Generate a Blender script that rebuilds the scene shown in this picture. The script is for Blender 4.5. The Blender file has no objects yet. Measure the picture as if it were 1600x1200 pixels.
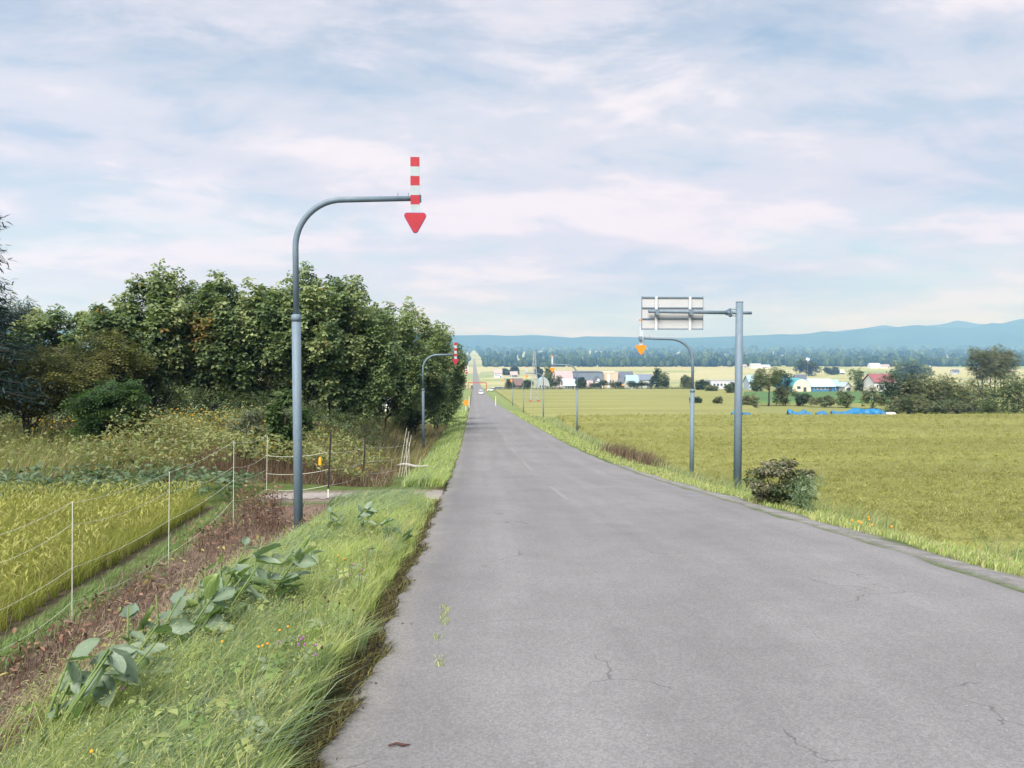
import bpy, math, random
import numpy as np
from mathutils import Vector, Matrix

# ------------------------------------------------------------------ camera, sky, sun, exposure
sc = bpy.context.scene
R = math.radians
F = 1250.0                       # focal length in pixels of the 1600 px wide photograph
EYE = 1.6
YAW, PIT = -math.atan(60 / F), math.atan(50 / F)
cam_d = bpy.data.cameras.new('camera'); cam = bpy.data.objects.new('camera', cam_d)
sc.collection.objects.link(cam); sc.camera = cam
cam_d.sensor_width = 36; cam_d.lens = F / 1600 * 36
cam_d.clip_start = 0.05; cam_d.clip_end = 40000
cam.location = (0, 0, EYE); cam.rotation_euler = (math.pi / 2 - PIT, 0, YAW)

SUN_EL, SUN_AZ = 47, -158        # azimuth measured from +Y towards +X
world = bpy.data.worlds.new('World'); sc.world = world; world.use_nodes = True
wn = world.node_tree; wn.nodes.clear()
def W(t, **k):
    n = wn.nodes.new(t)
    for a, b in k.items(): setattr(n, a, b)
    return n
def wl(a, b): wn.links.new(a, b)
def wmath(op, a, b=None, c=None):
    n = W('ShaderNodeMath', operation=op)
    for i, v in enumerate((a, b, c)):
        if v is None: continue
        if isinstance(v, (int, float)): n.inputs[i].default_value = v
        else: wl(v, n.inputs[i])
    return n.outputs[0]
def wramp(fac, stops):
    n = W('ShaderNodeValToRGB'); n.color_ramp.interpolation = 'EASE'
    e = n.color_ramp.elements
    while len(e) < len(stops): e.new(0.5)
    for el, (p, c) in zip(e, stops):
        el.position = p; el.color = (c[0], c[1], c[2], 1) if not isinstance(c, (int, float)) else (c, c, c, 1)
    wl(fac, n.inputs[0]); return n.outputs[0]
wout = W('ShaderNodeOutputWorld'); bg = W('ShaderNodeBackground')
sky = W('ShaderNodeTexSky', sky_type='NISHITA', sun_disc=False)
sky.sun_elevation = R(SUN_EL); sky.sun_rotation = R(SUN_AZ); sky.air_density = 1.0; sky.dust_density = 1.2; sky.ozone_density = 1.0
tc = W('ShaderNodeTexCoord'); sep = W('ShaderNodeSeparateXYZ'); wl(tc.outputs['Generated'], sep.inputs[0])
zz = wmath('ADD', wmath('MAXIMUM', sep.outputs[2], 0.0), 0.16)
comb = W('ShaderNodeCombineXYZ')
wl(wmath('DIVIDE', sep.outputs[0], zz), comb.inputs[0]); wl(wmath('DIVIDE', sep.outputs[1], zz), comb.inputs[1])
def cloud_noise(scale, detail, off, sx=1.0, rough=0.55, dist=0.0):
    mp = W('ShaderNodeMapping'); mp.inputs['Location'].default_value = off
    mp.inputs['Scale'].default_value = (sx, 1, 1); mp.inputs['Rotation'].default_value = (0, 0, R(-18))
    wl(comb.outputs[0], mp.inputs['Vector'])
    n = W('ShaderNodeTexNoise'); n.inputs['Scale'].default_value = scale; n.inputs['Detail'].default_value = detail
    n.inputs['Roughness'].default_value = rough; n.inputs['Distortion'].default_value = dist
    wl(mp.outputs[0], n.inputs['Vector']); return n.outputs[0]
n1 = cloud_noise(0.62, 9, (-11.81, 17.64, 7.63), 0.75, 0.55, 0.35)
n2 = cloud_noise(2.3, 11, (18.66, 15.75, -8.05), 0.75, 0.66, 0.25)
n3 = cloud_noise(0.95, 6, (-5.55, -13.36, -14.17), 0.7, 0.5, 0.3)
mask = wramp(wmath('ADD', wmath('MULTIPLY', n1, 0.68), wmath('MULTIPLY', n2, 0.32)), [(0.38, 0.38), (0.58, 1.0)])
ccol = wramp(wmath('ADD', wmath('MULTIPLY', n3, 0.5), wmath('MULTIPLY', n2, 0.5)),
             [(0.40, (4.2, 4.75, 5.95)), (0.50, (5.6, 5.6, 6.45)), (0.585, (7.2, 6.7, 7.25))])
low = wramp(sep.outputs[2], [(0.02, 0.92), (0.22, 0.0)])       # seen edge-on the cloud layer closes up towards the horizon
mask = wmath('MAXIMUM', mask, low)
mix = W('ShaderNodeMixRGB'); wl(mask, mix.inputs[0])
skm = W('ShaderNodeMixRGB', blend_type='MULTIPLY'); skm.inputs[0].default_value = 1
wl(sky.outputs[0], skm.inputs[1]); skm.inputs[2].default_value = (1.06, 1.14, 1.04, 1)
tint = wramp(sep.outputs[2], [(0.0, (.92, .87, 1.06)), (0.3, (1, 1, 1))])
ct = W('ShaderNodeMixRGB', blend_type='MULTIPLY'); ct.inputs[0].default_value = 1; wl(ccol, ct.inputs[1]); wl(tint, ct.inputs[2])
wl(skm.outputs[0], mix.inputs[1]); wl(ct.outputs[0], mix.inputs[2])
wl(mix.outputs[0], bg.inputs[0]); bg.inputs[1].default_value = 0.0575; wl(bg.outputs[0], wout.inputs[0])

sun_d = bpy.data.lights.new('sun', 'SUN'); sun = bpy.data.objects.new('sun', sun_d); sc.collection.objects.link(sun)
sun_d.energy = 3.2; sun_d.angle = R(34); sun_d.color = (1, 0.97, 0.93)
_sd = Vector((math.sin(R(SUN_AZ)) * math.cos(R(SUN_EL)), math.cos(R(SUN_AZ)) * math.cos(R(SUN_EL)), math.sin(R(SUN_EL))))
sun.rotation_euler = _sd.to_track_quat('Z', 'Y').to_euler()
vs = sc.view_settings; vs.view_transform = 'Standard'; vs.look = 'None'; vs.exposure = 1.2; vs.gamma = 1; vs.use_curve_mapping = False
sc.render.engine = 'CYCLES'
cy = sc.cycles; cy.max_bounces = 6; cy.diffuse_bounces = 3; cy.glossy_bounces = 2; cy.transmission_bounces = 4
cy.volume_bounces = 2; cy.transparent_max_bounces = 6; cy.use_denoising = True
try: cy.denoiser = 'OPENIMAGEDENOISE'
except Exception: pass

# ------------------------------------------------------------------ helpers
rng = np.random.default_rng(7); rnd = random.Random(11)
COL = sc.collection

def pchip(T):
    T = np.array(T, float); x, y = T[:, 0], T[:, 1]; h = np.diff(x); d = np.diff(y) / h
    m = np.zeros_like(y); m[0], m[-1] = d[0], d[-1]
    for i in range(1, len(x) - 1):
        if d[i - 1] * d[i] > 0:
            w1, w2 = 2 * h[i] + h[i - 1], h[i] + 2 * h[i - 1]
            m[i] = (w1 + w2) / (w1 / d[i - 1] + w2 / d[i])
    def f(q):
        q = np.clip(np.asarray(q, float), x[0], x[-1]); i = np.clip(np.searchsorted(x, q) - 1, 0, len(x) - 2)
        t = (q - x[i]) / h[i]; t2, t3 = t * t, t * t * t
        return (2*t3 - 3*t2 + 1) * y[i] + (t3 - 2*t2 + t) * h[i] * m[i] + (-2*t3 + 3*t2) * y[i+1] + (t3 - t2) * h[i] * m[i+1]
    return f
def sstep(a, b, v):
    t = np.clip((np.asarray(v, float) - a) / (b - a), 0, 1); return t * t * (3 - 2 * t)

FARZ = [(400, -17.3), (665, -24), (900, -26), (1500, -26.6), (2400, -22), (4000, -8), (6000, 14), (12000, 30)]
road_z = pchip([(-300, 14), (-20, 1.5), (0, 0), (7.3, -.58), (15, -1.27), (24, -2.08), (31, -2.6), (39, -3.12), (58, -4.12), (90, -5.7),
                (130, -7.6), (200, -10.7), (272, -13.2)] + FARZ)
left_z = pchip([(-300, 10), (-25, -1.5), (0, -1.56), (33, -1.62), (45, -2.5), (60, -3.6), (100, -6), (130, -7.7), (200, -10.8), (272, -13.3)] + FARZ)
right_z = pchip([(-300, 8), (-20, -2.2), (10, -3.6), (20, -3.95), (30, -4.15), (60, -5.1), (90, -6.05), (93, -6.4), (98, -7.6), (150, -9.0), (250, -11.8), (330, -14.2)] + FARZ)
TRACK_Z = float(road_z(17.7)) - 0.05
XL, XR = -0.68, 5.08

def wav(x, y, s, seed=0):
    return (np.sin(x * s * 1.3 + seed) * np.cos(y * s * 0.9 + seed * 1.7) + np.sin((x + y) * s * 0.7 + seed * 2.3) * 0.6 + np.sin((x * 0.6 - y * 1.4) * s + seed * 0.9) * 0.5) / 2.1

def ground(x, y):
    x = np.asarray(x, float); y = np.asarray(y, float)
    zr, zl, zf = road_z(y), left_z(y), right_z(y)
    dx = XL - x
    near = 1 - sstep(18.5, 24, y)
    wide = near * 4.0 + (1 - near) * 10.0
    s = sstep(0.25 + .1*near, 1 - .13*near, dx / wide * 1.0)
    zleft = (zr - 0.05) * (1 - s) + zl * s
    zleft = zleft - 0.85 * np.exp(-((dx - 2.7) / 1.5) ** 2) * sstep(21, 38, y) * (1 - sstep(62, 95, y))
    zleft = zleft + 0.05 * wav(x, y, 1.7, 1) * sstep(.3, 1.5, dx) * (1 - sstep(4.2, 5, dx) * near)
    zleft = zleft - 0.24 * np.exp(-((dx - 2.5) / .8) ** 2) * sstep(8, 13, y) * (1 - sstep(15.3, 16.6, y))
    tr = sstep(16.3, 16.9, y) * (1 - sstep(18.6, 19.6, y)) * (1 - sstep(12, 15, dx))
    zleft = zleft * (1 - tr) + TRACK_Z * tr
    ex = x - XR
    s2 = sstep(1.3, 4.6, ex)
    zright = (zr - 0.04 - 0.11 * np.clip(ex, 0, 1.5)) * (1 - s2) + zf * s2 + 0.05 * wav(x, y, 1.3, 4) * sstep(.8, 2, ex) * (1 - sstep(3.5, 5, ex))
    mid = zr - 0.07
    z = np.where(dx > 0, zleft, np.where(ex > 0, zright, mid))
    far = sstep(2500, 6000, y)
    z = z + far * 6 * wav(x, y, 0.0016, 2)
    return z
G = lambda x, y: float(ground(x, y))

Rm = Matrix.Rotation(YAW, 3, 'Z') @ Matrix.Rotation(math.pi / 2 - PIT, 3, 'X')
def ray(px, py): return Rm @ Vector(((px - 800) / F, -(py - 600) / F, -1))
def at(px, py, Y):
    d = ray(px, py); t = Y / d.y; return Vector((d.x * t, Y, EYE + d.z * t))
_ys = np.concatenate([np.arange(1.5, 100, .02), np.arange(100, 3000, .5)])
def hit(px, py, up=0.0):
    d = ray(px, py); xs = d.x / d.y * _ys; zs = EYE + d.z / d.y * _ys
    i = int(np.argmax(zs < ground(xs, _ys) + up)); return Vector((xs[i], _ys[i], G(xs[i], _ys[i])))
def ppm(Y): return F / Y

def np_mesh(name, v, tris, cols=None):
    me = bpy.data.meshes.new(name); v = np.asarray(v, np.float32); tris = np.asarray(tris, np.int32); k = tris.shape[1]
    me.vertices.add(len(v)); me.vertices.foreach_set('co', v.ravel())
    me.loops.add(tris.size); me.loops.foreach_set('vertex_index', tris.ravel())
    me.polygons.add(len(tris)); me.polygons.foreach_set('loop_start', np.arange(0, tris.size, k, dtype=np.int32))
    if cols is not None:
        a = me.attributes.new('Col', 'FLOAT_COLOR', 'POINT'); c = np.ones((len(v), 4), np.float32); c[:, :3] = cols
        a.data.foreach_set('color', c.ravel())
    me.update(); me.validate(); return me
def link(name, me, mat=None, parent=None, smooth=False, loc=None):
    o = bpy.data.objects.new(name, me); COL.objects.link(o)
    if me is not None and mat is not None and len(me.materials) == 0: me.materials.append(mat)
    if smooth and me is not None: me.polygons.foreach_set('use_smooth', np.ones(len(me.polygons), bool))
    if parent is not None: o.parent = parent
    if loc is not None: o.location = loc
    return o
def tag(o, label=None, cat=None, group=None, kind=None):
    if label: o['label'] = label
    if cat: o['category'] = cat
    if group: o['group'] = group
    if kind: o['kind'] = kind
    return o
def thing(name, loc, label, cat, group=None, rz=0):
    o = bpy.data.objects.new(name, None); COL.objects.link(o); o.location = loc; o.rotation_euler = (0, 0, rz); o.empty_display_size = .2
    return tag(o, label, cat, group)
def copy_tree(o, parent=None):
    c = o.copy(); COL.objects.link(c); c.parent = parent
    for ch in list(o.children): copy_tree(ch, c)
    return c

class MB:
    def __init__(s): s.v = []; s.f = []
    def add(s, vs, fs):
        n = len(s.v); s.v += [tuple(p) for p in vs]; s.f += [tuple(i + n for i in q) for q in fs]; return s
    def box(s, a, b):
        x0, y0, z0 = a; x1, y1, z1 = b
        return s.add([(x0,y0,z0),(x1,y0,z0),(x1,y1,z0),(x0,y1,z0),(x0,y0,z1),(x1,y0,z1),(x1,y1,z1),(x0,y1,z1)],
                     [(0,3,2,1),(4,5,6,7),(0,1,5,4),(1,2,6,5),(2,3,7,6),(3,0,4,7)])
    def tube(s, pts, rad, n=8, cap=True):
        pts = [Vector(p) for p in pts]; m = len(pts)
        if isinstance(rad, (int, float)): rad = [rad] * m
        base = len(s.v); up = None
        for i, p in enumerate(pts):
            d = (pts[min(i+1, m-1)] - pts[max(i-1, 0)]).normalized()
            if up is None: up = Vector((1, 0, 0)) if abs(d.x) < .8 else Vector((0, 1, 0))
            a = (up - d * up.dot(d)).normalized(); up = a; b = d.cross(a)
            for k in range(n):
                t = 2 * math.pi * k / n; q = p + (a * math.cos(t) + b * math.sin(t)) * rad[i]; s.v.append(tuple(q))
        for i in range(m - 1):
            for k in range(n):
                k2 = (k + 1) % n
                s.f.append((base+i*n+k, base+i*n+k2, base+(i+1)*n+k2, base+(i+1)*n+k))
        if cap:
            s.f.append(tuple(base + k for k in reversed(range(n)))); s.f.append(tuple(base + (m-1)*n + k for k in range(n)))
        return s
    def prism(s, poly, y0, y1, axis='y'):      # polygon in (x,z) extruded along y, or (y,z) along x
        n = len(poly)
        if axis == 'y': A = [(p[0], y0, p[1]) for p in poly]; B = [(p[0], y1, p[1]) for p in poly]
        else: A = [(y0, p[0], p[1]) for p in poly]; B = [(y1, p[0], p[1]) for p in poly]
        return s.add(A + B, [tuple(range(n)), tuple(reversed(range(n, 2*n)))] + [(i, i+n, (i+1) % n + n, (i+1) % n) for i in range(n)])
    def build(s, name, mat, parent=None, smooth=False, loc=None, bevel=0):
        me = bpy.data.meshes.new(name); me.from_pydata(s.v, [], s.f); me.update()
        import bmesh
        bm = bmesh.new(); bm.from_mesh(me); bmesh.ops.recalc_face_normals(bm, faces=bm.faces); bm.to_mesh(me); bm.free()
        o = link(name, me, mat, parent, False, loc)
        if smooth:
            me.polygons.foreach_set('use_smooth', np.array([len(p.vertices) == 4 for p in me.polygons], bool))
        if bevel:
            m = o.modifiers.new('bevel', 'BEVEL'); m.width = bevel; m.segments = 2; m.limit_method = 'ANGLE'
        return o

# ------------------------------------------------------------------ materials
def mat_new(name):
    m = bpy.data.materials.new(name); m.use_nodes = True; nt = m.node_tree; b = nt.nodes['Principled BSDF']; return m, nt, b
def ramp(nt, fac, stops):
    n = nt.nodes.new('ShaderNodeValToRGB'); e = n.color_ramp.elements
    while len(e) < len(stops): e.new(.5)
    for el, (p, c) in zip(e, stops): el.position = p; el.color = (*c, 1) if not isinstance(c, (int, float)) else (c, c, c, 1)
    nt.links.new(fac, n.inputs[0]); return n.outputs[0]
def noise(nt, scale, detail=4, vec=None, rough=.5):
    n = nt.nodes.new('ShaderNodeTexNoise'); n.inputs['Scale'].default_value = scale; n.inputs['Detail'].default_value = detail; n.inputs['Roughness'].default_value = rough
    if vec is not None: nt.links.new(vec, n.inputs['Vector'])
    return n.outputs[0]
def mixc(nt, fac, a, b, mode='MIX'):
    n = nt.nodes.new('ShaderNodeMixRGB'); n.blend_type = mode
    for i, v in enumerate((fac, a, b)):
        if isinstance(v, (int, float)): n.inputs[i].default_value = v if i == 0 else (v, v, v, 1)
        elif isinstance(v, tuple): n.inputs[i].default_value = (*v, 1)
        else: nt.links.new(v, n.inputs[i])
    return n.outputs[0]
def coords(nt, scale=(1, 1, 1)):
    t = nt.nodes.new('ShaderNodeTexCoord'); mp = nt.nodes.new('ShaderNodeMapping'); mp.inputs['Scale'].default_value = scale
    nt.links.new(t.outputs['Object'], mp.inputs['Vector']); return mp.outputs[0]
def bump(nt, b, h, strength=.3, dist=.01):
    n = nt.nodes.new('ShaderNodeBump'); n.inputs['Strength'].default_value = strength; n.inputs['Distance'].default_value = dist
    nt.links.new(h, n.inputs['Height']); nt.links.new(n.outputs[0], b.inputs['Normal'])
def paint(name, col, rough=.5, metal=0, var=.18, scale=6, spec=.4):
    m, nt, b = mat_new(name); c = coords(nt); n = noise(nt, scale, 6, c, .65)
    dark = tuple(v * (1 - var) for v in col); lite = tuple(min(1, v * (1 + var)) for v in col)
    nt.links.new(ramp(nt, n, [(.3, dark), (.7, lite)]), b.inputs['Base Color'])
    b.inputs['Roughness'].default_value = rough; b.inputs['Metallic'].default_value = metal; b.inputs['Specular IOR Level'].default_value = spec
    return m
def leaf_mat(name, trans=.3, rough=.55):
    m, nt, b = mat_new(name); a = nt.nodes.new('ShaderNodeAttribute'); a.attribute_name = 'Col'
    nt.links.new(a.outputs['Color'], b.inputs['Base Color']); b.inputs['Roughness'].default_value = rough; b.inputs['Specular IOR Level'].default_value = .3
    t = nt.nodes.new('ShaderNodeBsdfTranslucent'); nt.links.new(mixc(nt, 1, a.outputs['Color'], (1.15, 1.2, .7), 'MULTIPLY'), t.inputs[0])
    mx = nt.nodes.new('ShaderNodeMixShader'); mx.inputs[0].default_value = trans
    nt.links.new(b.outputs[0], mx.inputs[1]); nt.links.new(t.outputs[0], mx.inputs[2]); nt.links.new(mx.outputs[0], nt.nodes['Material Output'].inputs[0])
    return m

M = {}
M['leaf'] = leaf_mat('leaf', .42); M['grass'] = leaf_mat('grass', .45, .6); M['dry'] = leaf_mat('dry_grass', .2, .8)
M['bark'] = paint('bark', (.055, .045, .038), .9, 0, .4, 12)
M['bark_pale'] = paint('bark_pale', (.16, .14, .12), .9, 0, .4, 8)
# galvanised steel
m, nt, b = mat_new('galvanised_steel'); c = coords(nt, (1, 1, .35)); n = noise(nt, 9, 8, c, .7); n2 = noise(nt, 60, 3, c)
col = ramp(nt, n, [(.3, (.12, .175, .225)), (.55, (.15, .208, .262)), (.75, (.185, .245, .295))]); col = mixc(nt, .35, col, ramp(nt, n2, [(.35, .55), (.65, 1.0)]), 'MULTIPLY')
nt.links.new(col, b.inputs['Base Color']); b.inputs['Roughness'].default_value = .62; b.inputs['Metallic'].default_value = .0; bump(nt, b, n2, .08, .002); M['steel'] = m
m, nt, b = mat_new('sign_back'); c = coords(nt, (.4, 1, 6)); n = noise(nt, 5, 7, c, .6)
nt.links.new(ramp(nt, n, [(.3, (.43, .44, .445)), (.7, (.50, .505, .51))]), b.inputs['Base Color']); b.inputs['Roughness'].default_value = .55; b.inputs['Metallic'].default_value = .1; M['signback'] = m
M['red'] = paint('reflective_red', (.35, .019, .03), .5, 0, .15, 7)
M['white'] = paint('white_sheeting', (.35, .42, .44), .5, 0, .10, 7)
M['rim'] = paint('purple_edge', (.28, .08, .30), .5)
M['orange'] = paint('orange_sheeting', (.95, .24, .02), .4, 0, .08)
M['greyboard'] = paint('board_back', (.42, .46, .50), .5)
M['whitepost'] = paint('fence_rod', (.66, .68, .60), .6, 0, .08, 20)
M['wire'] = paint('fence_wire', (.62, .64, .55), .6, 0, .08, 20)
M['black'] = paint('black_rod', (.02, .02, .022), .6)
M['yellow'] = paint('yellow_plastic', (.85, .42, .02), .5)
M['blue_tarp'] = paint('blue_tarp', (.015, .16, .36), .5, 0, .3, 3)
M['pink_tarp'] = paint('pale_sheet', (.62, .55, .52), .6)
M['glass'] = paint('window_glass', (.05, .07, .09), .1, 0, .2, 2, .8)
M['tyre'] = paint('tyre', (.02, .02, .02), .8)
M['rust'] = paint('rust_red', (.38, .10, .06), .7)
M['stone'] = paint('stone', (.13, .125, .12), .9, 0, .3, 30)
M['soil_clod'] = paint('soil_clod', (.07, .055, .04), .95, 0, .4, 20)
M['wood'] = paint('weathered_wood', (.36, .34, .31), .85, 0, .25, 12)
M['purple'] = paint('clover', (.30, .09, .30), .8, 0, .25, 90)
M['orangeflower'] = paint('hawkweed', (.95, .33, .01), .7, 0, .1, 40)
M['stem'] = paint('stem', (.12, .18, .05), .7)
M['browncone'] = paint('brown_seed_head', (.07, .03, .025), .9, 0, .3, 40)

# asphalt
m, nt, b = mat_new('asphalt'); c = coords(nt)
fine = noise(nt, 150, 3, c, .7); grit = nt.nodes.new('ShaderNodeTexVoronoi'); grit.inputs['Scale'].default_value = 75; nt.links.new(c, grit.inputs['Vector'])
cs = coords(nt, (1.4, .05, 1)); streak = noise(nt, 1.6, 6, cs, .6); blot = noise(nt, .35, 6, c, .6); blot2 = noise(nt, 2.2, 7, c, .65)
col = ramp(nt, fine, [(.25, (.146, .144, .147)), (.5, (.187, .184, .187)), (.75, (.24, .236, .238))])
col = mixc(nt, .5, col, ramp(nt, grit.outputs['Color'], [(.2, .72), (.8, 1.25)]), 'MULTIPLY')
sp = nt.nodes.new('ShaderNodeTexVoronoi'); sp.inputs['Scale'].default_value = 22; nt.links.new(c, sp.inputs['Vector'])
spf = ramp(nt, sp.outputs['Distance'], [(.05, 1.0), (.11, 0.0)]); 
rs = nt.nodes.new('ShaderNodeSeparateColor'); nt.links.new(sp.outputs['Color'], rs.inputs[0])
def nmul(nt, a, b_):
    n = nt.nodes.new('ShaderNodeMath'); n.operation = 'MULTIPLY'
    for i, v in enumerate((a, b_)):
        if isinstance(v, (int, float)): n.inputs[i].default_value = v
        else: nt.links.new(v, n.inputs[i])
    return n.outputs[0]
col = mixc(nt, nmul(nt, spf, ramp(nt, rs.outputs[0], [(.72, 0.), (.8, .75)])), col, (.46, .45, .43))
col = mixc(nt, nmul(nt, spf, ramp(nt, rs.outputs[1], [(.74, 0.), (.82, .8)])), col, (.07, .07, .075))
col = mixc(nt, 1, col, ramp(nt, streak, [(.3, .91), (.7, 1.08)]), 'MULTIPLY')
col = mixc(nt, 1, col, ramp(nt, blot, [(.3, .9), (.7, 1.09)]), 'MULTIPLY')
col = mixc(nt, 1, col, ramp(nt, blot2, [(.3, .93), (.72, 1.06)]), 'MULTIPLY')
# hairline cracks: edges of a large warped cell pattern, broken up by noise
wv = nt.nodes.new('ShaderNodeTexNoise'); wv.inputs['Scale'].default_value = 2.0; wv.inputs['Detail'].default_value = 6; nt.links.new(c, wv.inputs['Vector'])
wa = nt.nodes.new('ShaderNodeMixRGB'); wa.blend_type = 'ADD'; wa.inputs[0].default_value = .55; nt.links.new(c, wa.inputs[1]); nt.links.new(wv.outputs['Color'], wa.inputs[2])
cr = nt.nodes.new('ShaderNodeTexVoronoi'); cr.feature = 'DISTANCE_TO_EDGE'; cr.inputs['Scale'].default_value = .75; nt.links.new(wa.outputs[0], cr.inputs['Vector'])
ck = ramp(nt, cr.outputs['Distance'], [(.0, 1.0), (.008, 0.0)]); brk = ramp(nt, noise(nt, 1.1, 3, c), [(.56, 0.), (.64, .7)])
col = mixc(nt, nmul(nt, ck, brk), col, (.06, .058, .06))
at_ = nt.nodes.new('ShaderNodeAttribute'); at_.attribute_name = 'Col'
col = mixc(nt, 1, col, at_.outputs['Color'], 'MULTIPLY')
nt.links.new(col, b.inputs['Base Color']); b.inputs['Roughness'].default_value = .88; b.inputs['Specular IOR Level'].default_value = .25
bump(nt, b, mixc(nt, .5, fine, grit.outputs['Distance']), .35, .006); M['asphalt'] = m
# ground
m, nt, b = mat_new('ground'); c = coords(nt); a = nt.nodes.new('ShaderNodeAttribute'); a.attribute_name = 'Col'
g1 = noise(nt, 3.5, 9, c, .7); g2 = noise(nt, 40, 5, c, .7)
col = mixc(nt, 1, a.outputs['Color'], ramp(nt, g1, [(.28, .6), (.72, 1.4)]), 'MULTIPLY'); col = mixc(nt, 1, col, ramp(nt, g2, [(.25, .65), (.75, 1.35)]), 'MULTIPLY')
nt.links.new(col, b.inputs['Base Color']); b.inputs['Roughness'].default_value = .95; b.inputs['Specular IOR Level'].default_value = .1; bump(nt, b, g2, .7, .03); M['ground'] = m
# far fields (part of the ground sheet)
m, nt, b = mat_new('far_fields'); c = coords(nt, (.0035, .0011, 1)); v = nt.nodes.new('ShaderNodeTexVoronoi'); v.inputs['Scale'].default_value = 1.6; v.distance = 'CHEBYCHEV'; v.inputs['Randomness'].default_value = .8; nt.links.new(c, v.inputs['Vector'])
sep_ = nt.nodes.new('ShaderNodeSeparateColor'); nt.links.new(v.outputs['Color'], sep_.inputs[0])
col = ramp(nt, sep_.outputs[0], [(.0, (.34, .32, .14)), (.35, (.38, .36, .19)), (.6, (.28, .30, .11)), (.8, (.19, .25, .10)), (1.0, (.36, .32, .19))])
col = mixc(nt, 1, col, ramp(nt, noise(nt, .08, 6, coords(nt)), [(.3, .85), (.7, 1.15)]), 'MULTIPLY')
nt.links.new(col, b.inputs['Base Color']); b.inputs['Roughness'].default_value = .95; M['farfield'] = m
# rice sheets
def rice_mat(name, c0, c1, c2):
    m, nt, b = mat_new(name); cA = coords(nt); cB = coords(nt, (.05, .5, 1)); cC = coords(nt, (.012, .1, 1))
    n0 = noise(nt, 9, 8, cA, .7); n1_ = noise(nt, 1.0, 6, cB, .65); n2_ = noise(nt, 2.0, 4, cC)
    col = ramp(nt, n1_, [(.3, c0), (.5, c1), (.7, c2)])
    col = mixc(nt, 1, col, ramp(nt, n0, [(.28, .55), (.72, 1.35)]), 'MULTIPLY'); col = mixc(nt, 1, col, ramp(nt, n2_, [(.3, .85), (.7, 1.15)]), 'MULTIPLY')
    nt.links.new(col, b.inputs['Base Color']); b.inputs['Roughness'].default_value = .9; b.inputs['Specular IOR Level'].default_value = .15; bump(nt, b, n0, .9, .08); return m
M['rice'] = rice_mat('rice_canopy', (.195, .207, .06), (.22, .226, .068), (.25, .248, .082))
M['rice_far'] = rice_mat('rice_canopy_far', (.215, .23, .075), (.25, .258, .092), (.285, .284, .113))
M['soy'] = rice_mat('bean_canopy', (.075, .15, .055), (.09, .175, .065), (.11, .19, .07))
m, nt, b = mat_new('forest'); c = coords(nt); n = noise(nt, .02, 6, c, .7); a = nt.nodes.new('ShaderNodeAttribute'); a.attribute_name = 'Col'
nt.links.new(mixc(nt, 1, a.outputs['Color'], ramp(nt, n, [(.3, .7), (.7, 1.3)]), 'MULTIPLY'), b.inputs['Base Color']); b.inputs['Roughness'].default_value = 1; b.inputs['Specular IOR Level'].default_value = 0; M['forest'] = m
m, nt, b = mat_new('hill_forest'); c = coords(nt); n = noise(nt, .004, 9, c, .7)
nt.links.new(ramp(nt, n, [(.3, (.012, .03, .02)), (.7, (.035, .065, .03))]), b.inputs['Base Color']); b.inputs['Roughness'].default_value = 1; b.inputs['Specular IOR Level'].default_value = 0; bump(nt, b, n, 1, 30); M['hill'] = m
m, nt, b = mat_new('track_gravel'); c = coords(nt); n = noise(nt, 30, 6, c, .7); n2 = noise(nt, 1.2, 5, c)
col = ramp(nt, n, [(.3, (.20, .175, .155)), (.7, (.33, .30, .28))]); nt.links.new(mixc(nt, 1, col, ramp(nt, n2, [(.3, .75), (.7, 1.15)]), 'MULTIPLY'), b.inputs['Base Color']); b.inputs['Roughness'].default_value = .95; bump(nt, b, n, .5, .02); M['track'] = m
m, nt, b = mat_new('worn_paint'); c = coords(nt); n = noise(nt, 26, 6, c, .75)
nt.links.new(ramp(nt, n, [(.42, (.195, .192, .194)), (.72, (.25, .245, .236))]), b.inputs['Base Color']); b.inputs['Roughness'].default_value = .85; M['wornpaint'] = m

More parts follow.
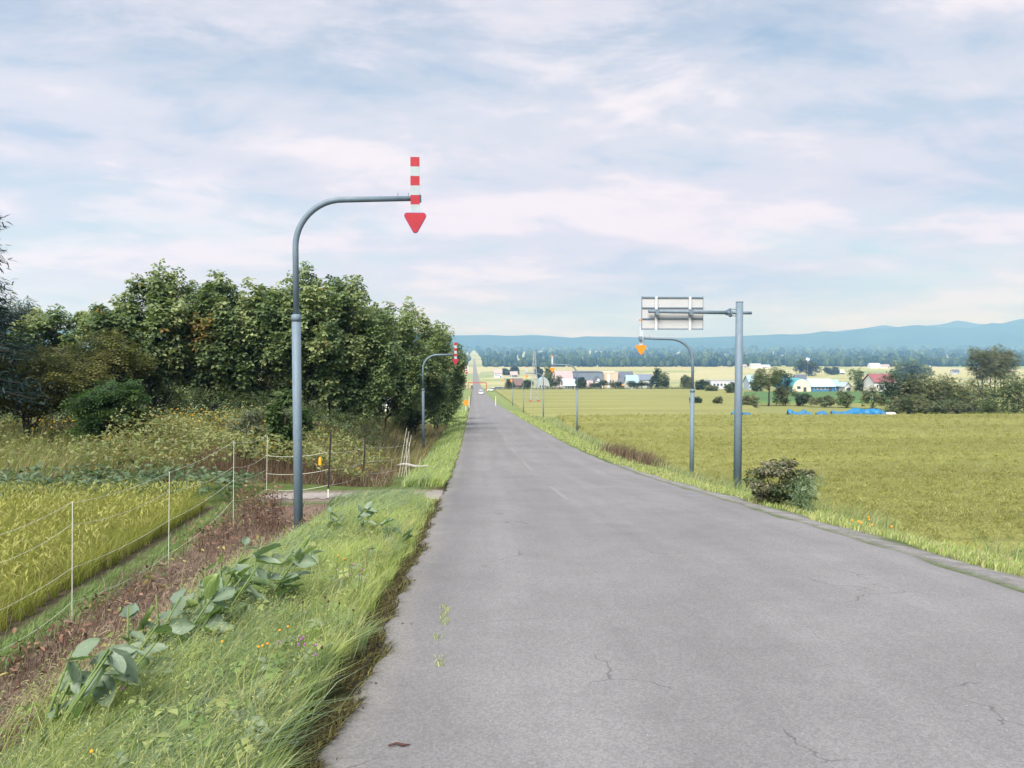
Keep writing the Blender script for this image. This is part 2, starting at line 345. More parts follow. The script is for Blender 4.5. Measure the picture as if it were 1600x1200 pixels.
# ------------------------------------------------------------------ ground sheet
def lines(spec):
    out = []
    for a, b_, st in spec: out += list(np.arange(a, b_, st))
    out.append(spec[-1][1]); return np.array(out)
gx = lines([(-9000, -1500, 500), (-1500, -300, 100), (-300, -60, 20), (-60, -20, 2), (-20, -7, .5), (-7, -.68, .21), (-.68, 5.08, .48), (5.08, 10, .22), (10, 30, .5), (30, 100, 3), (100, 400, 20), (400, 1600, 100), (1600, 9000, 500)])
gy = lines([(-250, -20, 20), (-20, 0, 2), (0, 2, .25), (2, 22, .22), (22, 60, .5), (60, 110, 1), (110, 400, 5), (400, 1600, 30), (1600, 6000, 150), (6000, 10500, 400)])
def lerp(a, b_, t): return a * (1 - t[..., None]) + np.array(b_) * t[..., None]
XX, YY = np.meshgrid(gx, gy); ZZ = ground(XX, YY)
def zone(x, y):
    c = np.zeros(x.shape + (3,)); c[:] = (.085, .12, .035)
    w = wav(x, y, 2.3, 3) * .25; dx = XL - x; ex = x - XR
    near = (y < 16.6).astype(float)
    c = lerp(c, (.18, .23, .085), sstep(28, 60, y))
    c = lerp(c, (.165, .12, .095), near * sstep(1.5, 2.0, dx + w * 1.6) * (1 - sstep(3.9, 4.3, dx + w)))       # dead weeds on the bank
    c = lerp(c, (.17, .2, .09), near * sstep(3.9, 4.1, dx + w * .4) * (1 - sstep(4.5, 4.6, dx)))
    c = lerp(c, (.11, .09, .06), near * sstep(4.5, 4.6, dx))
    c = lerp(c, (.07, .055, .03), (1 - sstep(.12, .3, dx + w * .3)) * (dx > 0))                               # mossy soil at the asphalt edge
    c = lerp(c, (.2, .17, .14), sstep(16.8, 17.1, y) * (1 - sstep(18.2, 18.5, y)) * (dx > 0) * (1 - sstep(3.6, 4.2, dx)))
    c = lerp(c, (.16, .12, .07), sstep(19, 21, y) * (1 - sstep(60, 80, y)) * sstep(1.2, 2.5, dx + w) * .8)
    c = lerp(c, (.24, .235, .23), (1 - sstep(.45, .75, ex + w * .8)) * (ex > 0) * (1 - sstep(26, 34, y)))      # gravel on the right shoulder
    c = lerp(c, (.25, .21, .19), np.exp(-((x - 6.95) / .75) ** 2 - ((y - 11.7) / 1.3) ** 2))
    c = lerp(c, (.21, .225, .085), sstep(92, 98, y) * (ex > 3.5))
    return c
ny, nx = XX.shape; idx = np.arange(ny * nx).reshape(ny, nx)
quads = np.stack([idx[:-1, :-1], idx[:-1, 1:], idx[1:, 1:], idx[1:, :-1]], -1).reshape(-1, 4)
me = np_mesh('ground', np.stack([XX, YY, ZZ], -1).reshape(-1, 3), quads, zone(XX, YY).reshape(-1, 3))
go = link('ground', me, M['ground'], smooth=True); tag(go, kind='structure'); me.materials.append(M['farfield'])
ycen = YY[:-1, :-1].reshape(-1); me.polygons.foreach_set('material_index', (ycen > 440).astype(np.int32))

# road: ribbon with uneven edges
ry = lines([(-20, 0, 1), (0, 3, .25), (3, 22, .12), (22, 60, .4), (60, 200, 2), (200, 700, 8), (700, 3600, 50)])
def edge_l(y): return XL - .06 * np.clip((8 - y) / 6, 0, 1) + (.045 * np.sin(y * 2.1) * np.sin(y * .73 + 1) + .03 * np.sin(y * 5.7 + 2) + .018 * np.sin(y * 13.1)) * (1 - sstep(40, 60, y))
def edge_r(y): return XR + (.05 * np.sin(y * 1.7 + 1) * np.sin(y * .6) + .03 * np.sin(y * 4.3)) * (1 - sstep(40, 60, y))
us = np.array([0, .01, .05, .1, .15, .2, .3, .4, .44, .5, .6, .7, .8, .9, .97, 1.0])
rx = edge_l(ry)[:, None] + (edge_r(ry) - edge_l(ry))[:, None] * us[None]; rY = np.repeat(ry[:, None], len(us), 1)
rz = road_z(rY) - .03 * np.abs(us[None] - .45) ** 1.5; rz[:, 0] -= .05; rz[:, -1] -= .04
rc = np.ones(rx.shape + (3,)); rc[:, 0] = (.8, .75, .68); rc[:, 1] = (1.12, 1.1, 1.06); rc[:, -1] = (.8, .8, .8)
for u0, k in ((.2, 1.08), (.36, .96), (.45, 1.05), (.56, 1.09), (.66, .97), (.8, 1.08), (.05, .90), (.12, .97), (.97, 1.08)):
    rc *= (1 + (k - 1) * np.exp(-((us - u0) / .05) ** 2))[None, :, None]
ny, nx = rx.shape; idx = np.arange(ny * nx).reshape(ny, nx)
quads = np.stack([idx[:-1, :-1], idx[:-1, 1:], idx[1:, 1:], idx[1:, :-1]], -1).reshape(-1, 4)
tag(link('road', np_mesh('road', np.stack([rx, rY, rz], -1).reshape(-1, 3), quads, rc.reshape(-1, 3)), M['asphalt'], smooth=True), kind='structure')
def sheet_strip(name, x0, x1, y0, y1, mat, dz=.006, n=24, zf=None):
    mb = MB(); ys = np.linspace(y0, y1, n)
    for y in ys:
        z = (float(road_z(y)) if zf is None else zf(y)) + dz; mb.v += [(x0, y, z), (x1, y, z)]
    mb.f = [(2*i, 2*i+1, 2*i+3, 2*i+2) for i in range(n - 1)]
    return mb.build(name, mat)
for y0 in (15.6, 25.6, 35.6, 45.6, 55.6): tag(sheet_strip('worn_centre_dash', 1.80, 1.90, y0, y0 + 3.6, M['wornpaint'], .004), kind='structure')
# joint between the old carriageway and the left shoulder strip: a thin sunken tar line
mb = MB(); ys = np.arange(2.4, 16, .1); xs = -.235 + .012 * np.sin(ys * 3.1) + .008 * np.sin(ys * 9.7)
for x, y in zip(xs, ys): mb.v += [(x - .003, y, float(road_z(y)) - .0065), (x + .003, y, float(road_z(y)) - .0065)]
mb.f = [(2*i, 2*i+1, 2*i+3, 2*i+2) for i in range(len(ys) - 1)]
tag(mb.build('pavement_joint', paint('joint', (.165, .16, .162), .9, 0, .3, 9)), kind='structure')
# farm track
mb = MB(); xs = np.linspace(-4.6, XL - .02, 60)
for x in xs: 
    e = .1 * math.sin(x * 2.2) ; g = .3 * max(0, (x + 2.0) / 1.3) ** 2
    mb.v += [(x, 17.35 + .12*rnd.uniform(-1, 1) + e*.6 - g, TRACK_Z + .012), (x, 17.95 + .1*rnd.uniform(-1, 1) + .1 * math.sin(x * 1.7 + 1) + g, TRACK_Z + .012)]
mb.f = [(2*i, 2*i+2, 2*i+3, 2*i+1) for i in range(59)]
tag(mb.build('farm_track', M['track']), kind='structure')

# ------------------------------------------------------------------ vegetation helpers
def rotm(yaw, pitch, roll):
    cy_, sy, cp, sp_, cr_, sr = np.cos(yaw), np.sin(yaw), np.cos(pitch), np.sin(pitch), np.cos(roll), np.sin(roll)
    m = np.empty(yaw.shape + (3, 3))
    m[..., 0, 0] = cy_*cp; m[..., 0, 1] = cy_*sp_*sr - sy*cr_; m[..., 0, 2] = cy_*sp_*cr_ + sy*sr
    m[..., 1, 0] = sy*cp; m[..., 1, 1] = sy*sp_*sr + cy_*cr_; m[..., 1, 2] = sy*sp_*cr_ - cy_*sr
    m[..., 2, 0] = -sp_; m[..., 2, 1] = cp*sr; m[..., 2, 2] = cp*cr_
    return m
def replicate(tv, tf, mats, pos, scale, cols):
    tv = np.asarray(tv, float); tf = np.asarray(tf); N = len(pos)
    v = np.einsum('nij,kj->nki', mats, tv) * np.asarray(scale).reshape(-1, 1, 1) + pos[:, None, :]
    f = tf[None] + (np.arange(N) * len(tv))[:, None, None]
    c = np.repeat(cols, len(tv), 0)
    return v.reshape(-1, 3), f.reshape(-1, tf.shape[1]), c
def join(parts):
    V, Fc, C, o = [], [], [], 0
    for v, f, c in parts: V.append(v); Fc.append(f + o); C.append(c); o += len(v)
    return np.concatenate(V), np.concatenate(Fc), np.concatenate(C)
def palette(n, pal, w=None, var=.18):
    pal = np.array(pal, float); i = rng.choice(len(pal), n, p=w)
    return np.clip(pal[i] * (1 + rng.normal(0, var, (n, 1))), .004, 1)
def blades(x, y, h, w, az, lean, cols, seg=3, z0=None, droop=.6):
    """curved tapering grass blades standing on the ground"""
    n = len(x); z0 = ground(x, y) if z0 is None else z0
    d = np.stack([np.cos(az), np.sin(az)], -1); pz = rng.uniform(0, 2 * np.pi, n); side = np.stack([np.cos(pz), np.sin(pz)], -1)
    V = np.empty((n, 2 * seg + 1, 3)); 
    for k in range(seg + 1):
        t = k / seg; off = lean * h * t ** 2; hz = h * (t - droop * np.clip(lean, 0, 1.2) * t ** 3 * .5)
        cx, cy_ = x + d[:, 0] * off, y + d[:, 1] * off
        if k < seg:
            ww = w * (1 - .75 * t) * .5
            V[:, 2*k] = np.stack([cx - side[:, 0] * ww, cy_ - side[:, 1] * ww, z0 + hz], -1)
            V[:, 2*k+1] = np.stack([cx + side[:, 0] * ww, cy_ + side[:, 1] * ww, z0 + hz], -1)
        else: V[:, 2*k] = np.stack([cx, cy_, z0 + hz], -1)
    tf = []
    for k in range(seg - 1): tf += [(2*k, 2*k+1, 2*k+3), (2*k, 2*k+3, 2*k+2)]
    tf.append((2*seg-2, 2*seg-1, 2*seg)); tf = np.array(tf)
    f = (tf[None] + (np.arange(n) * (2*seg+1))[:, None, None]).reshape(-1, 3)
    return V.reshape(-1, 3), f, np.repeat(cols, 2*seg+1, 0)
def stuff(name, parts, mat, label, cat):
    v, f, c = join(parts); o = link(name, np_mesh(name, v, f, c), mat); return tag(o, label, cat, kind='stuff')

# leaf templates (x forward, z up)
def tmpl_leaf(L=1, Wd=.5, fold=.12, bend=-.15):
    return (np.array([(0,0,0),(.35*L,.5*Wd,fold*Wd),(.35*L,-.5*Wd,fold*Wd),(.4*L,0,0),(.75*L,.36*Wd,fold*Wd+bend*.5*L),(.75*L,-.36*Wd,fold*Wd+bend*.5*L),(L,0,bend*L)]),
            np.array([(0,3,1),(0,2,3),(1,3,4),(3,2,5),(3,6,4),(3,5,6)]))
def tmpl_spray(npair=4, L=1.0, ll=.34, lw=.15, bend=-.25):
    v, f = [], []
    def leaf(p, d, s):
        n = len(v); q = np.array([-d[1], d[0], 0]); a = np.array(p); d = np.array(d)
        v.extend([a, a + d*ll*.5*s + q*lw*.5*s, a + d*ll*s + np.array([0,0,-.06*L]), a + d*ll*.5*s - q*lw*.5*s]); f.extend([(n, n+3, n+1), (n+1, n+3, n+2)])
    for i in range(npair):
        t = (i + .6) / (npair + .3); p = (t*L, 0, bend*L*t*t)
        for s in (-1, 1): leaf(p, (math.cos(R(58)), s*math.sin(R(58)), 0), 1 - .3*abs(t-.45))
    leaf((L*.98, 0, bend*L), (1, 0, 0), .9)
    return np.array(v), np.array(f)
T_SPRAY = tmpl_spray(3, 1, .40, .22, -.2); T_SPRAY_S = tmpl_spray(2, 1, .5, .24); T_LEAF = tmpl_leaf();
def tmpl_rosette(n=4, ll=.68, lw=.46):
    v, f = [], []
    for i in range(n):
        a = 2*math.pi*(i + .25*math.sin(i*3.1))/n; d = np.array([math.cos(a), math.sin(a), 0]); q = np.array([-d[1], d[0], 0]); k = len(v); s = .8 + .25*math.sin(i*2.3)
        p = d*.08 + np.array([0, 0, .05]); v.extend([p, p + d*ll*.5*s + q*lw*.5 + np.array([0, 0, .06]), p + d*ll*s - np.array([0, 0, .16]), p + d*ll*.5*s - q*lw*.5 + np.array([0, 0, .02])]); f.extend([(k, k+3, k+1), (k+1, k+3, k+2)])
    return np.array(v), np.array(f)
T_ROS = tmpl_rosette(); T_DIAM = (np.array([(0, 0, 0), (.5, .1, .02), (1, 0, -.3), (.5, -.1, .02)]), np.array([(0, 3, 1), (1, 3, 2)])); T_LONG = tmpl_leaf(1, .16, .05, -.3)

def tree(name, label, base, h, rx_, ry_, crown0, palette_, nclump=26, nleaf=70, spray=.34, tm=T_SPRAY, trunk_r=.11, lean=(0, 0), group=None, stems=1,
         bark='bark', wts=None, seed=0, clump_r=.27, cat='tree', top=1.0, flat=.6):
    rs_ = np.random.default_rng(seed + 100); root = thing(name, base, label, cat, group)
    ch = h * (1 - crown0); cz = h * crown0 + ch * .5
    cen = []
    tries = 0
    while len(cen) < nclump and tries < 4000:
        tries += 1
        u = rs_.normal(size=3); u /= np.linalg.norm(u); r = rs_.uniform(.25, 1) ** .55
        zt = u[2] * r; wide = 1.0 if zt < .2 else top
        p = np.array([u[0]*r*rx_*.86*wide, u[1]*r*ry_*.86*wide, cz + zt*ch*.46])
        p[0] += lean[0] * p[2] / h; p[1] += lean[1] * p[2] / h
        if all(np.linalg.norm((p - q) / (rx_, ry_, ch*.5)) > .21 for q in cen) or tries > 2500: cen.append(p)
    cen = np.array(cen)
    # trunk(s) and limbs
    mb = MB()
    for s in range(stems):
        a = 2*math.pi*s/max(1, stems) + rs_.uniform(0, 1); sp_ = 0 if stems == 1 else .5*rx_
        tipx, tipy = lean[0]*.75 + math.cos(a)*sp_*.7, lean[1]*.75 + math.sin(a)*sp_*.7
        pts = []
        for k in range(7):
            t = k/6; zt = t*(h*crown0 + ch*.62)
            pts.append((tipx*t**1.3 + rs_.normal(0, .03*h*.3)*(k > 0) + (math.cos(a)*trunk_r*1.2 if stems > 1 else 0), tipy*t**1.3 + rs_.normal(0, .01*h)*(k > 0) + (math.sin(a)*trunk_r*1.2 if stems > 1 else 0), zt - .15*(k == 0)))
        rad = [trunk_r*(1.25 - .95*k/6)/(1 if stems == 1 else 1.5) for k in range(7)]
        mb.tube(pts, rad, 7)
        P = np.array(pts)
        for i, q in enumerate(cen):
            if i % stems != s: continue
            j = int(np.clip(np.searchsorted(P[:, 2], q[2] - .28*ch - rs_.uniform(0, .15)*h) , 1, 6)); p0 = Vector(P[j]); p1 = Vector(q)
            midp = p0.lerp(p1, .5) + Vector((rs_.normal(0, .05*h*.3), rs_.normal(0, .05*h*.3), -.04*h))
            r0 = rad[j]*.55; mb.tube([p0, midp, p1], [r0, r0*.6, r0*.18], 5, False)
    mb.build('trunk', M[bark], root, True)
    # leaves
    parts = []
    pal = np.array(palette_, float)
    for q in cen:
        n = int(nleaf*rs_.uniform(.7, 1.3)); cr_ = clump_r*rs_.uniform(.75, 1.3)
        u = rs_.normal(size=(n, 3)); u /= np.linalg.norm(u, axis=1)[:, None]; r = rs_.uniform(0, 1, n) ** .45
        p = q + u*r[:, None]*np.array([rx_*cr_, ry_*cr_, ch*cr_*flat])
        out = p - np.array([0, 0, cz*.9]); yaw = np.arctan2(u[:, 1] + out[:, 1]*.1, u[:, 0] + out[:, 0]*.1 + .35) + rs_.normal(0, .8, n)
        pitch = rs_.normal(.12, .36, n); roll = rs_.normal(0, .42, n)
        pi = rs_.choice(len(pal), p=wts); c = pal[pi][None]*(1 + rs_.normal(0, .24, (n, 1)))
        k = rs_.uniform(size=n) < .3; c[k] = pal[rs_.choice(len(pal), k.sum(), p=wts)]
        v, f, cc = replicate(*tm, rotm(yaw, pitch, roll), p, spray*rs_.uniform(.7, 1.25, n), np.clip(c, .004, 1)); parts.append((v, f, cc))
    v, f, c = join(parts); link('crown', np_mesh('crown', v, f, c), M['leaf'], root)
    return root
def conifer(name, label, base, h, r, palette_, n=1400, group=None, seed=0, needle=.3, first=.12):
    rs_ = np.random.default_rng(seed + 300); root = thing(name, base, label, 'tree', group)
    mb = MB(); mb.tube([(0, 0, -.1), (0, 0, h*.5), (0, 0, h*.98)], [h*.018, h*.011, .01], 6)
    parts = []; nb = int(9 * h / 1.2) if h < 14 else 90; pal = np.array(palette_)
    per = max(6, n // nb)
    for i in range(nb):
        t = (i + rs_.uniform(0, .6)) / nb; z = h*(first + (1 - first)*t); L = r*(1 - t)**.8*rs_.uniform(.75, 1.1) + .05*r; a = rs_.uniform(0, 6.28)
        tip = np.array([math.cos(a)*L, math.sin(a)*L, z - L*.22]); mb.tube([(0, 0, z), tuple(tip)], [.012*h*(1-t)+.006, .004], 4, False)
        tt = rs_.uniform(.15, 1.05, per) ** .7; p = np.array([0, 0, z]) + (tip - [0, 0, z])*tt[:, None] + rs_.normal(0, .06*r, (per, 3))
        yaw = a + rs_.normal(0, .8, per)
        c = pal[rs_.integers(len(pal), size=per)]*(1 + rs_.normal(0, .15, (per, 1)))
        parts.append(replicate(*T_LONG, rotm(yaw, rs_.normal(.1, .4, per), rs_.normal(0, .6, per)), p, needle*rs_.uniform(.7, 1.3, per), np.clip(c, .004, 1)))
    mb.build('trunk', M['bark'], root, True); v, f, c = join(parts); link('crown', np_mesh('crown', v, f, c), M['leaf'], root); return root
# ------------------------------------------------------------------ hills and far woods
def ridge(name, Yc, depth0, depth1, prof, seed, amp):
    px = [p for p, _ in prof]; py = [p for _, p in prof]
    xs = np.linspace(-6800, 8200, 340); ts = np.linspace(-1, 1, 33)
    X, Tt = np.meshgrid(xs, ts); Yv = np.where(Tt < 0, Yc + Tt*depth0, Yc + Tt*depth1)
    crest = (550 - np.interp(740 + F*xs/Yc, px, py))/F*Yc + EYE
    spur = np.abs(wav(X, Yv*.35, .0021, seed)) * .5 + .35*np.abs(wav(X, Yv*.4, .0063, seed+3)) + .15*np.abs(wav(X, Yv, .017, seed + 5))
    fall = 1 - np.abs(Tt)**1.25
    base = np.where(Tt < 0, 12 - 6, 8.0)
    Z = base*(1-fall) + crest[None]*fall - amp*spur*fall*(1-fall)*2.6 - 14*(np.abs(Tt) > .995)
    Z += fall**4 * 5*wav(X, Yv, .011, seed+7)
    ny, nx = X.shape; idx = np.arange(ny*nx).reshape(ny, nx)
    q = np.stack([idx[:-1, :-1], idx[:-1, 1:], idx[1:, 1:], idx[1:, :-1]], -1).reshape(-1, 4)
    tag(link(name, np_mesh(name, np.stack([X, Yv, Z], -1).reshape(-1, 3), q), M['hill'], smooth=True), kind='structure')
ridge('hills', 7000, 1500, 1000, [(-800, 505), (0, 512), (300, 520), (500, 514), (700, 524), (790, 524.5), (880, 526), (893, 528), (915, 525), (1000, 527), (1060, 529), (1150, 526), (1230, 521), (1260, 523), (1300, 517), (1325, 519), (1360, 513), (1400, 512), (1450, 507), (1480, 510), (1540, 511), (1572, 503), (1585, 505), (1620, 497), (1900, 485), (2300, 500)], 1, 120)
ridge('hills', 8300, 1000, 700, [(-800, 520), (500, 522), (720, 525), (760, 522.5), (800, 525), (830, 523), (900, 528), (1000, 530), (1300, 520), (1395, 507), (1430, 512), (1490, 505), (1515, 499), (1550, 505), (1640, 508), (2300, 520)], 5, 100)

ico_v, ico_f = [], []
def blob_template(seed):
    r_ = np.random.default_rng(seed); v = []; f = []; nr, ns = 4, 6
    v.append((0, 0, 1))
    for i in range(1, nr):
        th = math.pi*i/nr
        for k in range(ns):
            a = 2*math.pi*(k + .5*(i % 2))/ns; q = r_.uniform(.75, 1.15); v.append((math.sin(th)*math.cos(a)*q, math.sin(th)*math.sin(a)*q, math.cos(th)*r_.uniform(.85, 1.1)))
    v.append((0, 0, -1)); L = len(v) - 1
    for k in range(ns): f.append((0, 1+k, 1+(k+1) % ns)); f.append((L, 1+(nr-2)*ns+(k+1) % ns, 1+(nr-2)*ns+k))
    for i in range(nr-2):
        for k in range(ns):
            a, b_ = 1+i*ns+k, 1+i*ns+(k+1) % ns; f.append((a, a+ns, b_)); f.append((b_, a+ns, b_+ns))
    return np.array(v), np.array(f)
BL = [blob_template(i) for i in range(4)]
def wood(rows, label):
    parts = []
    for Y0, dY, x0, x1, n, hm, gap in rows:
        x = rng.uniform(x0, x1, n); y = Y0 + rng.uniform(0, dY, n)
        dens = wav(x, y*.3, .011, Y0*.01) + .45; keep = (rng.uniform(size=n) < np.clip(dens + gap, .12, 1)) & ~((x > -14) & (x < 22))
        x, y = x[keep], y[keep]; n = len(x); h = hm*rng.uniform(.55, 1.25, n)*(1 + .25*wav(x, y, .02, 3))
        wv_ = rng.uniform(.28, .5, n)*h
        for t in range(4):
            k = np.arange(n) % 4 == t; m = k.sum()
            mats = rotm(rng.uniform(0, 6.28, m), np.zeros(m), np.zeros(m)); sc3 = np.stack([wv_[k], wv_[k], h[k]*.52], -1)
            v = np.einsum('nij,kj->nki', mats, BL[t][0])*sc3[:, None, :] + np.stack([x[k], y[k], ground(x[k], y[k]) + h[k]*.48], -1)[:, None, :]
            f = (BL[t][1][None] + (np.arange(m)*len(BL[t][0]))[:, None, None]).reshape(-1, 3)
            parts.append((v.reshape(-1, 3), f, np.repeat(palette(m, [(.035, .06, .03), (.05, .08, .035), (.028, .05, .032), (.07, .1, .05)]), len(BL[t][0]), 0)))
    v, f, c = join(parts); tag(link('distant_wood', np_mesh('distant_wood', v, f, c), M['forest']), label, 'wood', kind='stuff')
wood([(1500, 90, -400, 1250, 1200, 14, .7), (1640, 200, -400, 1400, 700, 15, .4), (2050, 250, -700, 1900, 900, 18, .5), (2600, 400, -900, 2400, 900, 21, .5), (3400, 600, -1500, 3200, 800, 26, .6), (4500, 900, -2300, 4600, 800, 34, .6)], 'hazy blue woodland belt across the plain below the hills')

# ------------------------------------------------------------------ fields
def field(name, poly_x0, x1, y0, y1, top, mat, amp, nxs, nys, kind='structure'):
    xs = np.linspace(0, 1, nxs); ys = np.linspace(0, 1, nys)**1.5
    U, Vv = np.meshgrid(xs, ys); Y = y0 + (y1 - y0)*Vv
    xa = poly_x0(Y); X = xa + (x1(Y) - xa)*U**1.3
    Z = right_z(Y) + top + amp*(rng.normal(0, .4, X.shape) + wav(X, Y, 2.1, 1))
    Z[0] -= top*.9; Z[-1] -= top*.7; Z[:, 0] -= top*.9
    idx = np.arange(nxs*nys).reshape(nys, nxs); q = np.stack([idx[:-1, :-1], idx[:-1, 1:], idx[1:, 1:], idx[1:, :-1]], -1).reshape(-1, 4)
    tag(link(name, np_mesh(name, np.stack([X, Y, Z], -1).reshape(-1, 3), q), mat, smooth=True), kind=kind)
ed = lambda y: 9.15 + .35*np.sin(y*.31) + .2*np.sin(y*.9)
yfar = 90
field('rice_field', ed, lambda y: 20 + y*1.05, 20.5, 90, .46, M['rice'], .05, 130, 200)
field('rice_field', lambda y: 8.6 + 0*y, lambda y: np.where(y < 340, y*.30 + 8, 0) , 98.5, 326, .45, M['rice_far'], .02, 60, 90)
field('bean_field', lambda y: y*.335 + 2, lambda y: y*.62 + 6, 172, 268, .5, M['soy'], .02, 50, 40)
# left lower rice strip beyond the trees is hidden; grassy terrace continues

# ------------------------------------------------------------------ haze
def haze():
    mb = MB().box((-9600, -320, -40), (9600, 10700, 470)); m = bpy.data.materials.new('haze'); m.use_nodes = True; nt = m.node_tree; nt.nodes.clear()
    o = nt.nodes.new('ShaderNodeOutputMaterial'); v = nt.nodes.new('ShaderNodeVolumePrincipled')
    v.inputs['Color'].default_value = (.23, .47, 1.0, 1); v.inputs['Absorption Color'].default_value = (1, 1, 1, 1); v.inputs['Density'].default_value = 2.5e-4; v.inputs['Anisotropy'].default_value = .35
    nt.links.new(v.outputs[0], o.inputs['Volume']); ob = mb.build('haze', m); tag(ob, 'thin blue haze over the whole plain', 'haze', kind='stuff')
haze()

# ------------------------------------------------------------------ town
BM = {}
def pm(key, col, rough=.7, var=.1, scale=.8):
    if key not in BM: BM[key] = paint('wall_' + key, col, rough, 0, var, scale)
    return BM[key]
PAL = dict(white=(.66, .68, .70), cream=(.62, .57, .47), navy=(.035, .06, .12), slate=(.10, .12, .16), slate2=(.15, .19, .25), beige=(.50, .42, .33), orange=(.65, .33, .13), pink=(.43, .385, .39),
           redroof=(.24, .09, .10), palered=(.36, .29, .30), cyan=(.27, .39, .45), blue=(.03, .17, .36), paleblue=(.38, .47, .56), lilac=(.48, .49, .58), grey=(.34, .36, .38), dark=(.06, .065, .075), teal=(.08, .32, .40), brown=(.15, .10, .09))
C_ = lambda k: pm(k, PAL[k])
def bld(name, label, px0, px1, ptop, Y, wall, roof, kind='gable', depth=8, rf=.4, win=3, door=True, group=None, cat='building', wallh=None):
    a, b_ = at(px0, 560, Y), at(px1, 560, Y); w = b_.x - a.x; cx = (a.x + b_.x)/2; zt = at((px0+px1)/2, ptop, Y).z
    zb = min(G(cx, Y), G(cx, Y + depth)) - .25; H = zt - zb
    root = thing(name, (cx, Y, zb), label, cat, group); hw = w/2; hh = H*(1 - rf)
    if kind == 'flat':
        MB().box((-hw, 0, 0), (hw, depth, H - .25)).build('wall', C_(wall), root); MB().box((-hw-.15, -.15, H-.25), (hw+.15, depth+.15, H)).build('roof', C_(roof), root); hh = H - .25
    elif kind == 'gable':          # ridge runs left-right
        MB().prism([(0, 0), (depth, 0), (depth, hh), (depth/2, H-.18), (0, hh)], -hw, hw, 'x').build('wall', C_(wall), root)
        t = .16; MB().prism([(-.5, hh-.25), (depth/2, H-.05), (depth+.5, hh-.25), (depth+.5, hh-.25+t), (depth/2, H+t), (-.5, hh-.25+t)], -hw-.4, hw+.4, 'x').build('roof', C_(roof), root)
    elif kind == 'front':          # gable end towards the road
        MB().prism([(-hw, 0), (hw, 0), (hw, hh), (0, H-.18), (-hw, hh)], 0, depth).build('wall', C_(wall), root)
        t = .18; MB().prism([(-hw-.4, hh-.2), (0, H-.02), (hw+.4, hh-.2), (hw+.4, hh-.2+t), (0, H+t), (-hw-.4, hh-.2+t)], -.35, depth+.35).build('roof', C_(roof), root)
    elif kind == 'arch':
        arc = [(hw*math.cos(math.pi*k/12), hh*.35 + (H-hh*.35)*math.sin(math.pi*k/12)) for k in range(13)]
        MB().prism([(-hw, 0)] + [(hw, 0)] + arc, 0, depth).build('wall', C_(wall), root)
        o2 = [(x*1.05, hh*.35 + (z-hh*.35)*1.06) for x, z in arc]; MB().prism(o2 + arc[::-1], .15, depth+.4).build('roof', C_(roof), root)
    nw = win; pos = [(-hw + w*(k+1)/(nw + (2 if door else 1))) for k in range(nw)]
    ww = min(1.3, w/(nw+1)*.5) if nw else 0; wz = min(hh*.5, hh-1.3) if hh > 2 else hh*.4
    for x in pos:
        f = MB().box((x-ww/2-.08, -.07, wz-.08), (x+ww/2+.08, .05, wz+min(1.0, hh*.35)+.08)).build('window_frame', C_('white'), root)
        MB().box((x-ww/2, -.09, wz), (x+ww/2, .03, wz+min(1.0, hh*.35))).build('pane', M['glass'], f)
    if door:
        x = -hw + w*(nw+1)/(nw+2); MB().box((x-.55, -.08, .2), (x+.55, .05, min(2.3, hh*.85))).build('door', C_('dark'), root)
    return root
bld('barn', 'faded red-roofed barn at the left end of the long blue warehouse', 870, 896, 580.5, 372, 'pink', 'palered', 'gable', 14, .75, 2)
bld('house', 'pale blue-roofed white house in front of the faded red barn', 881, 899, 593, 350, 'white', 'paleblue', 'gable', 8, .5, 3)
wh = bld('warehouse', 'long dark slate-blue warehouse with a navy end', 895, 942, 581, 378, 'slate2', 'slate', 'flat', 18, .1, 4, False)
wh2 = MB().box((-6.8, -.4, 0), (-2.5, -.02, 7.0)).build('navy_panel', C_('navy'), wh)
bd = bld('hall', 'beige-walled hall with a white pilaster between two dark roofs', 942.3, 966, 581.5, 380, 'beige', 'cream', 'flat', 14, .1, 4, True)
MB().box((-1.5, -.5, 0), (-.5, -.02, 8.2)).build('pilaster', C_('white'), bd)
sh = bld('shop', 'slate-roofed shop with an orange fascia stripe', 966.5, 992, 581.5, 378, 'dark', 'slate', 'gable', 14, .62, 3)
MB().box((-3.3, -.75, 2.75), (.3, -.55, 3.7)).build('fascia', C_('orange'), sh); MB().box((2.2, -.5, .2), (2.9, -.2, 2.6)).build('banner', C_('orange'), sh)
bld('house', 'white house with a light blue roof right of the orange-striped shop', 981, 998.5, 587, 362, 'white', 'cyan', 'gable', 8, .45, 4)
bld('house', 'white two-storey house with grey roof beside the tall dark trees', 999, 1020.5, 585.5, 368, 'white', 'slate2', 'gable', 8, .3, 5)
bld('house', 'white gable-fronted house with dark roof before the blue warehouse', 927, 942.5, 589, 352, 'white', 'slate', 'front', 8, .55, 2)
bld('shed', 'low pink-roofed shed left of the white gable house', 914, 926.5, 595.5, 348, 'cream', 'palered', 'gable', 6, .55, 2)
bld('shed', 'grey shed with bright cyan roof behind the right-hand arrow poles', 841, 859, 590.5, 350, 'grey', 'cyan', 'arch', 9, .4, 3)
bld('house', 'brown-roofed dark house above the parked cars', 800, 816, 592, 352, 'brown', 'brown', 'gable', 7, .5, 3)
bld('house', 'lilac house with pink roof alone on the pale field', 772, 784.5, 577.5, 850, 'lilac', 'palered', 'gable', 8, .42, 4)
bld('shed', 'dark shed with bright red roof on the pale field', 797.5, 808.5, 580.5, 880, 'slate', 'palered', 'gable', 7, .6, 2)
bld('shed', 'lilac-grey open shed right of the orange-tipped arrow pole', 1111, 1150, 594, 345, 'lilac', 'grey', 'flat', 8, .1, 5)
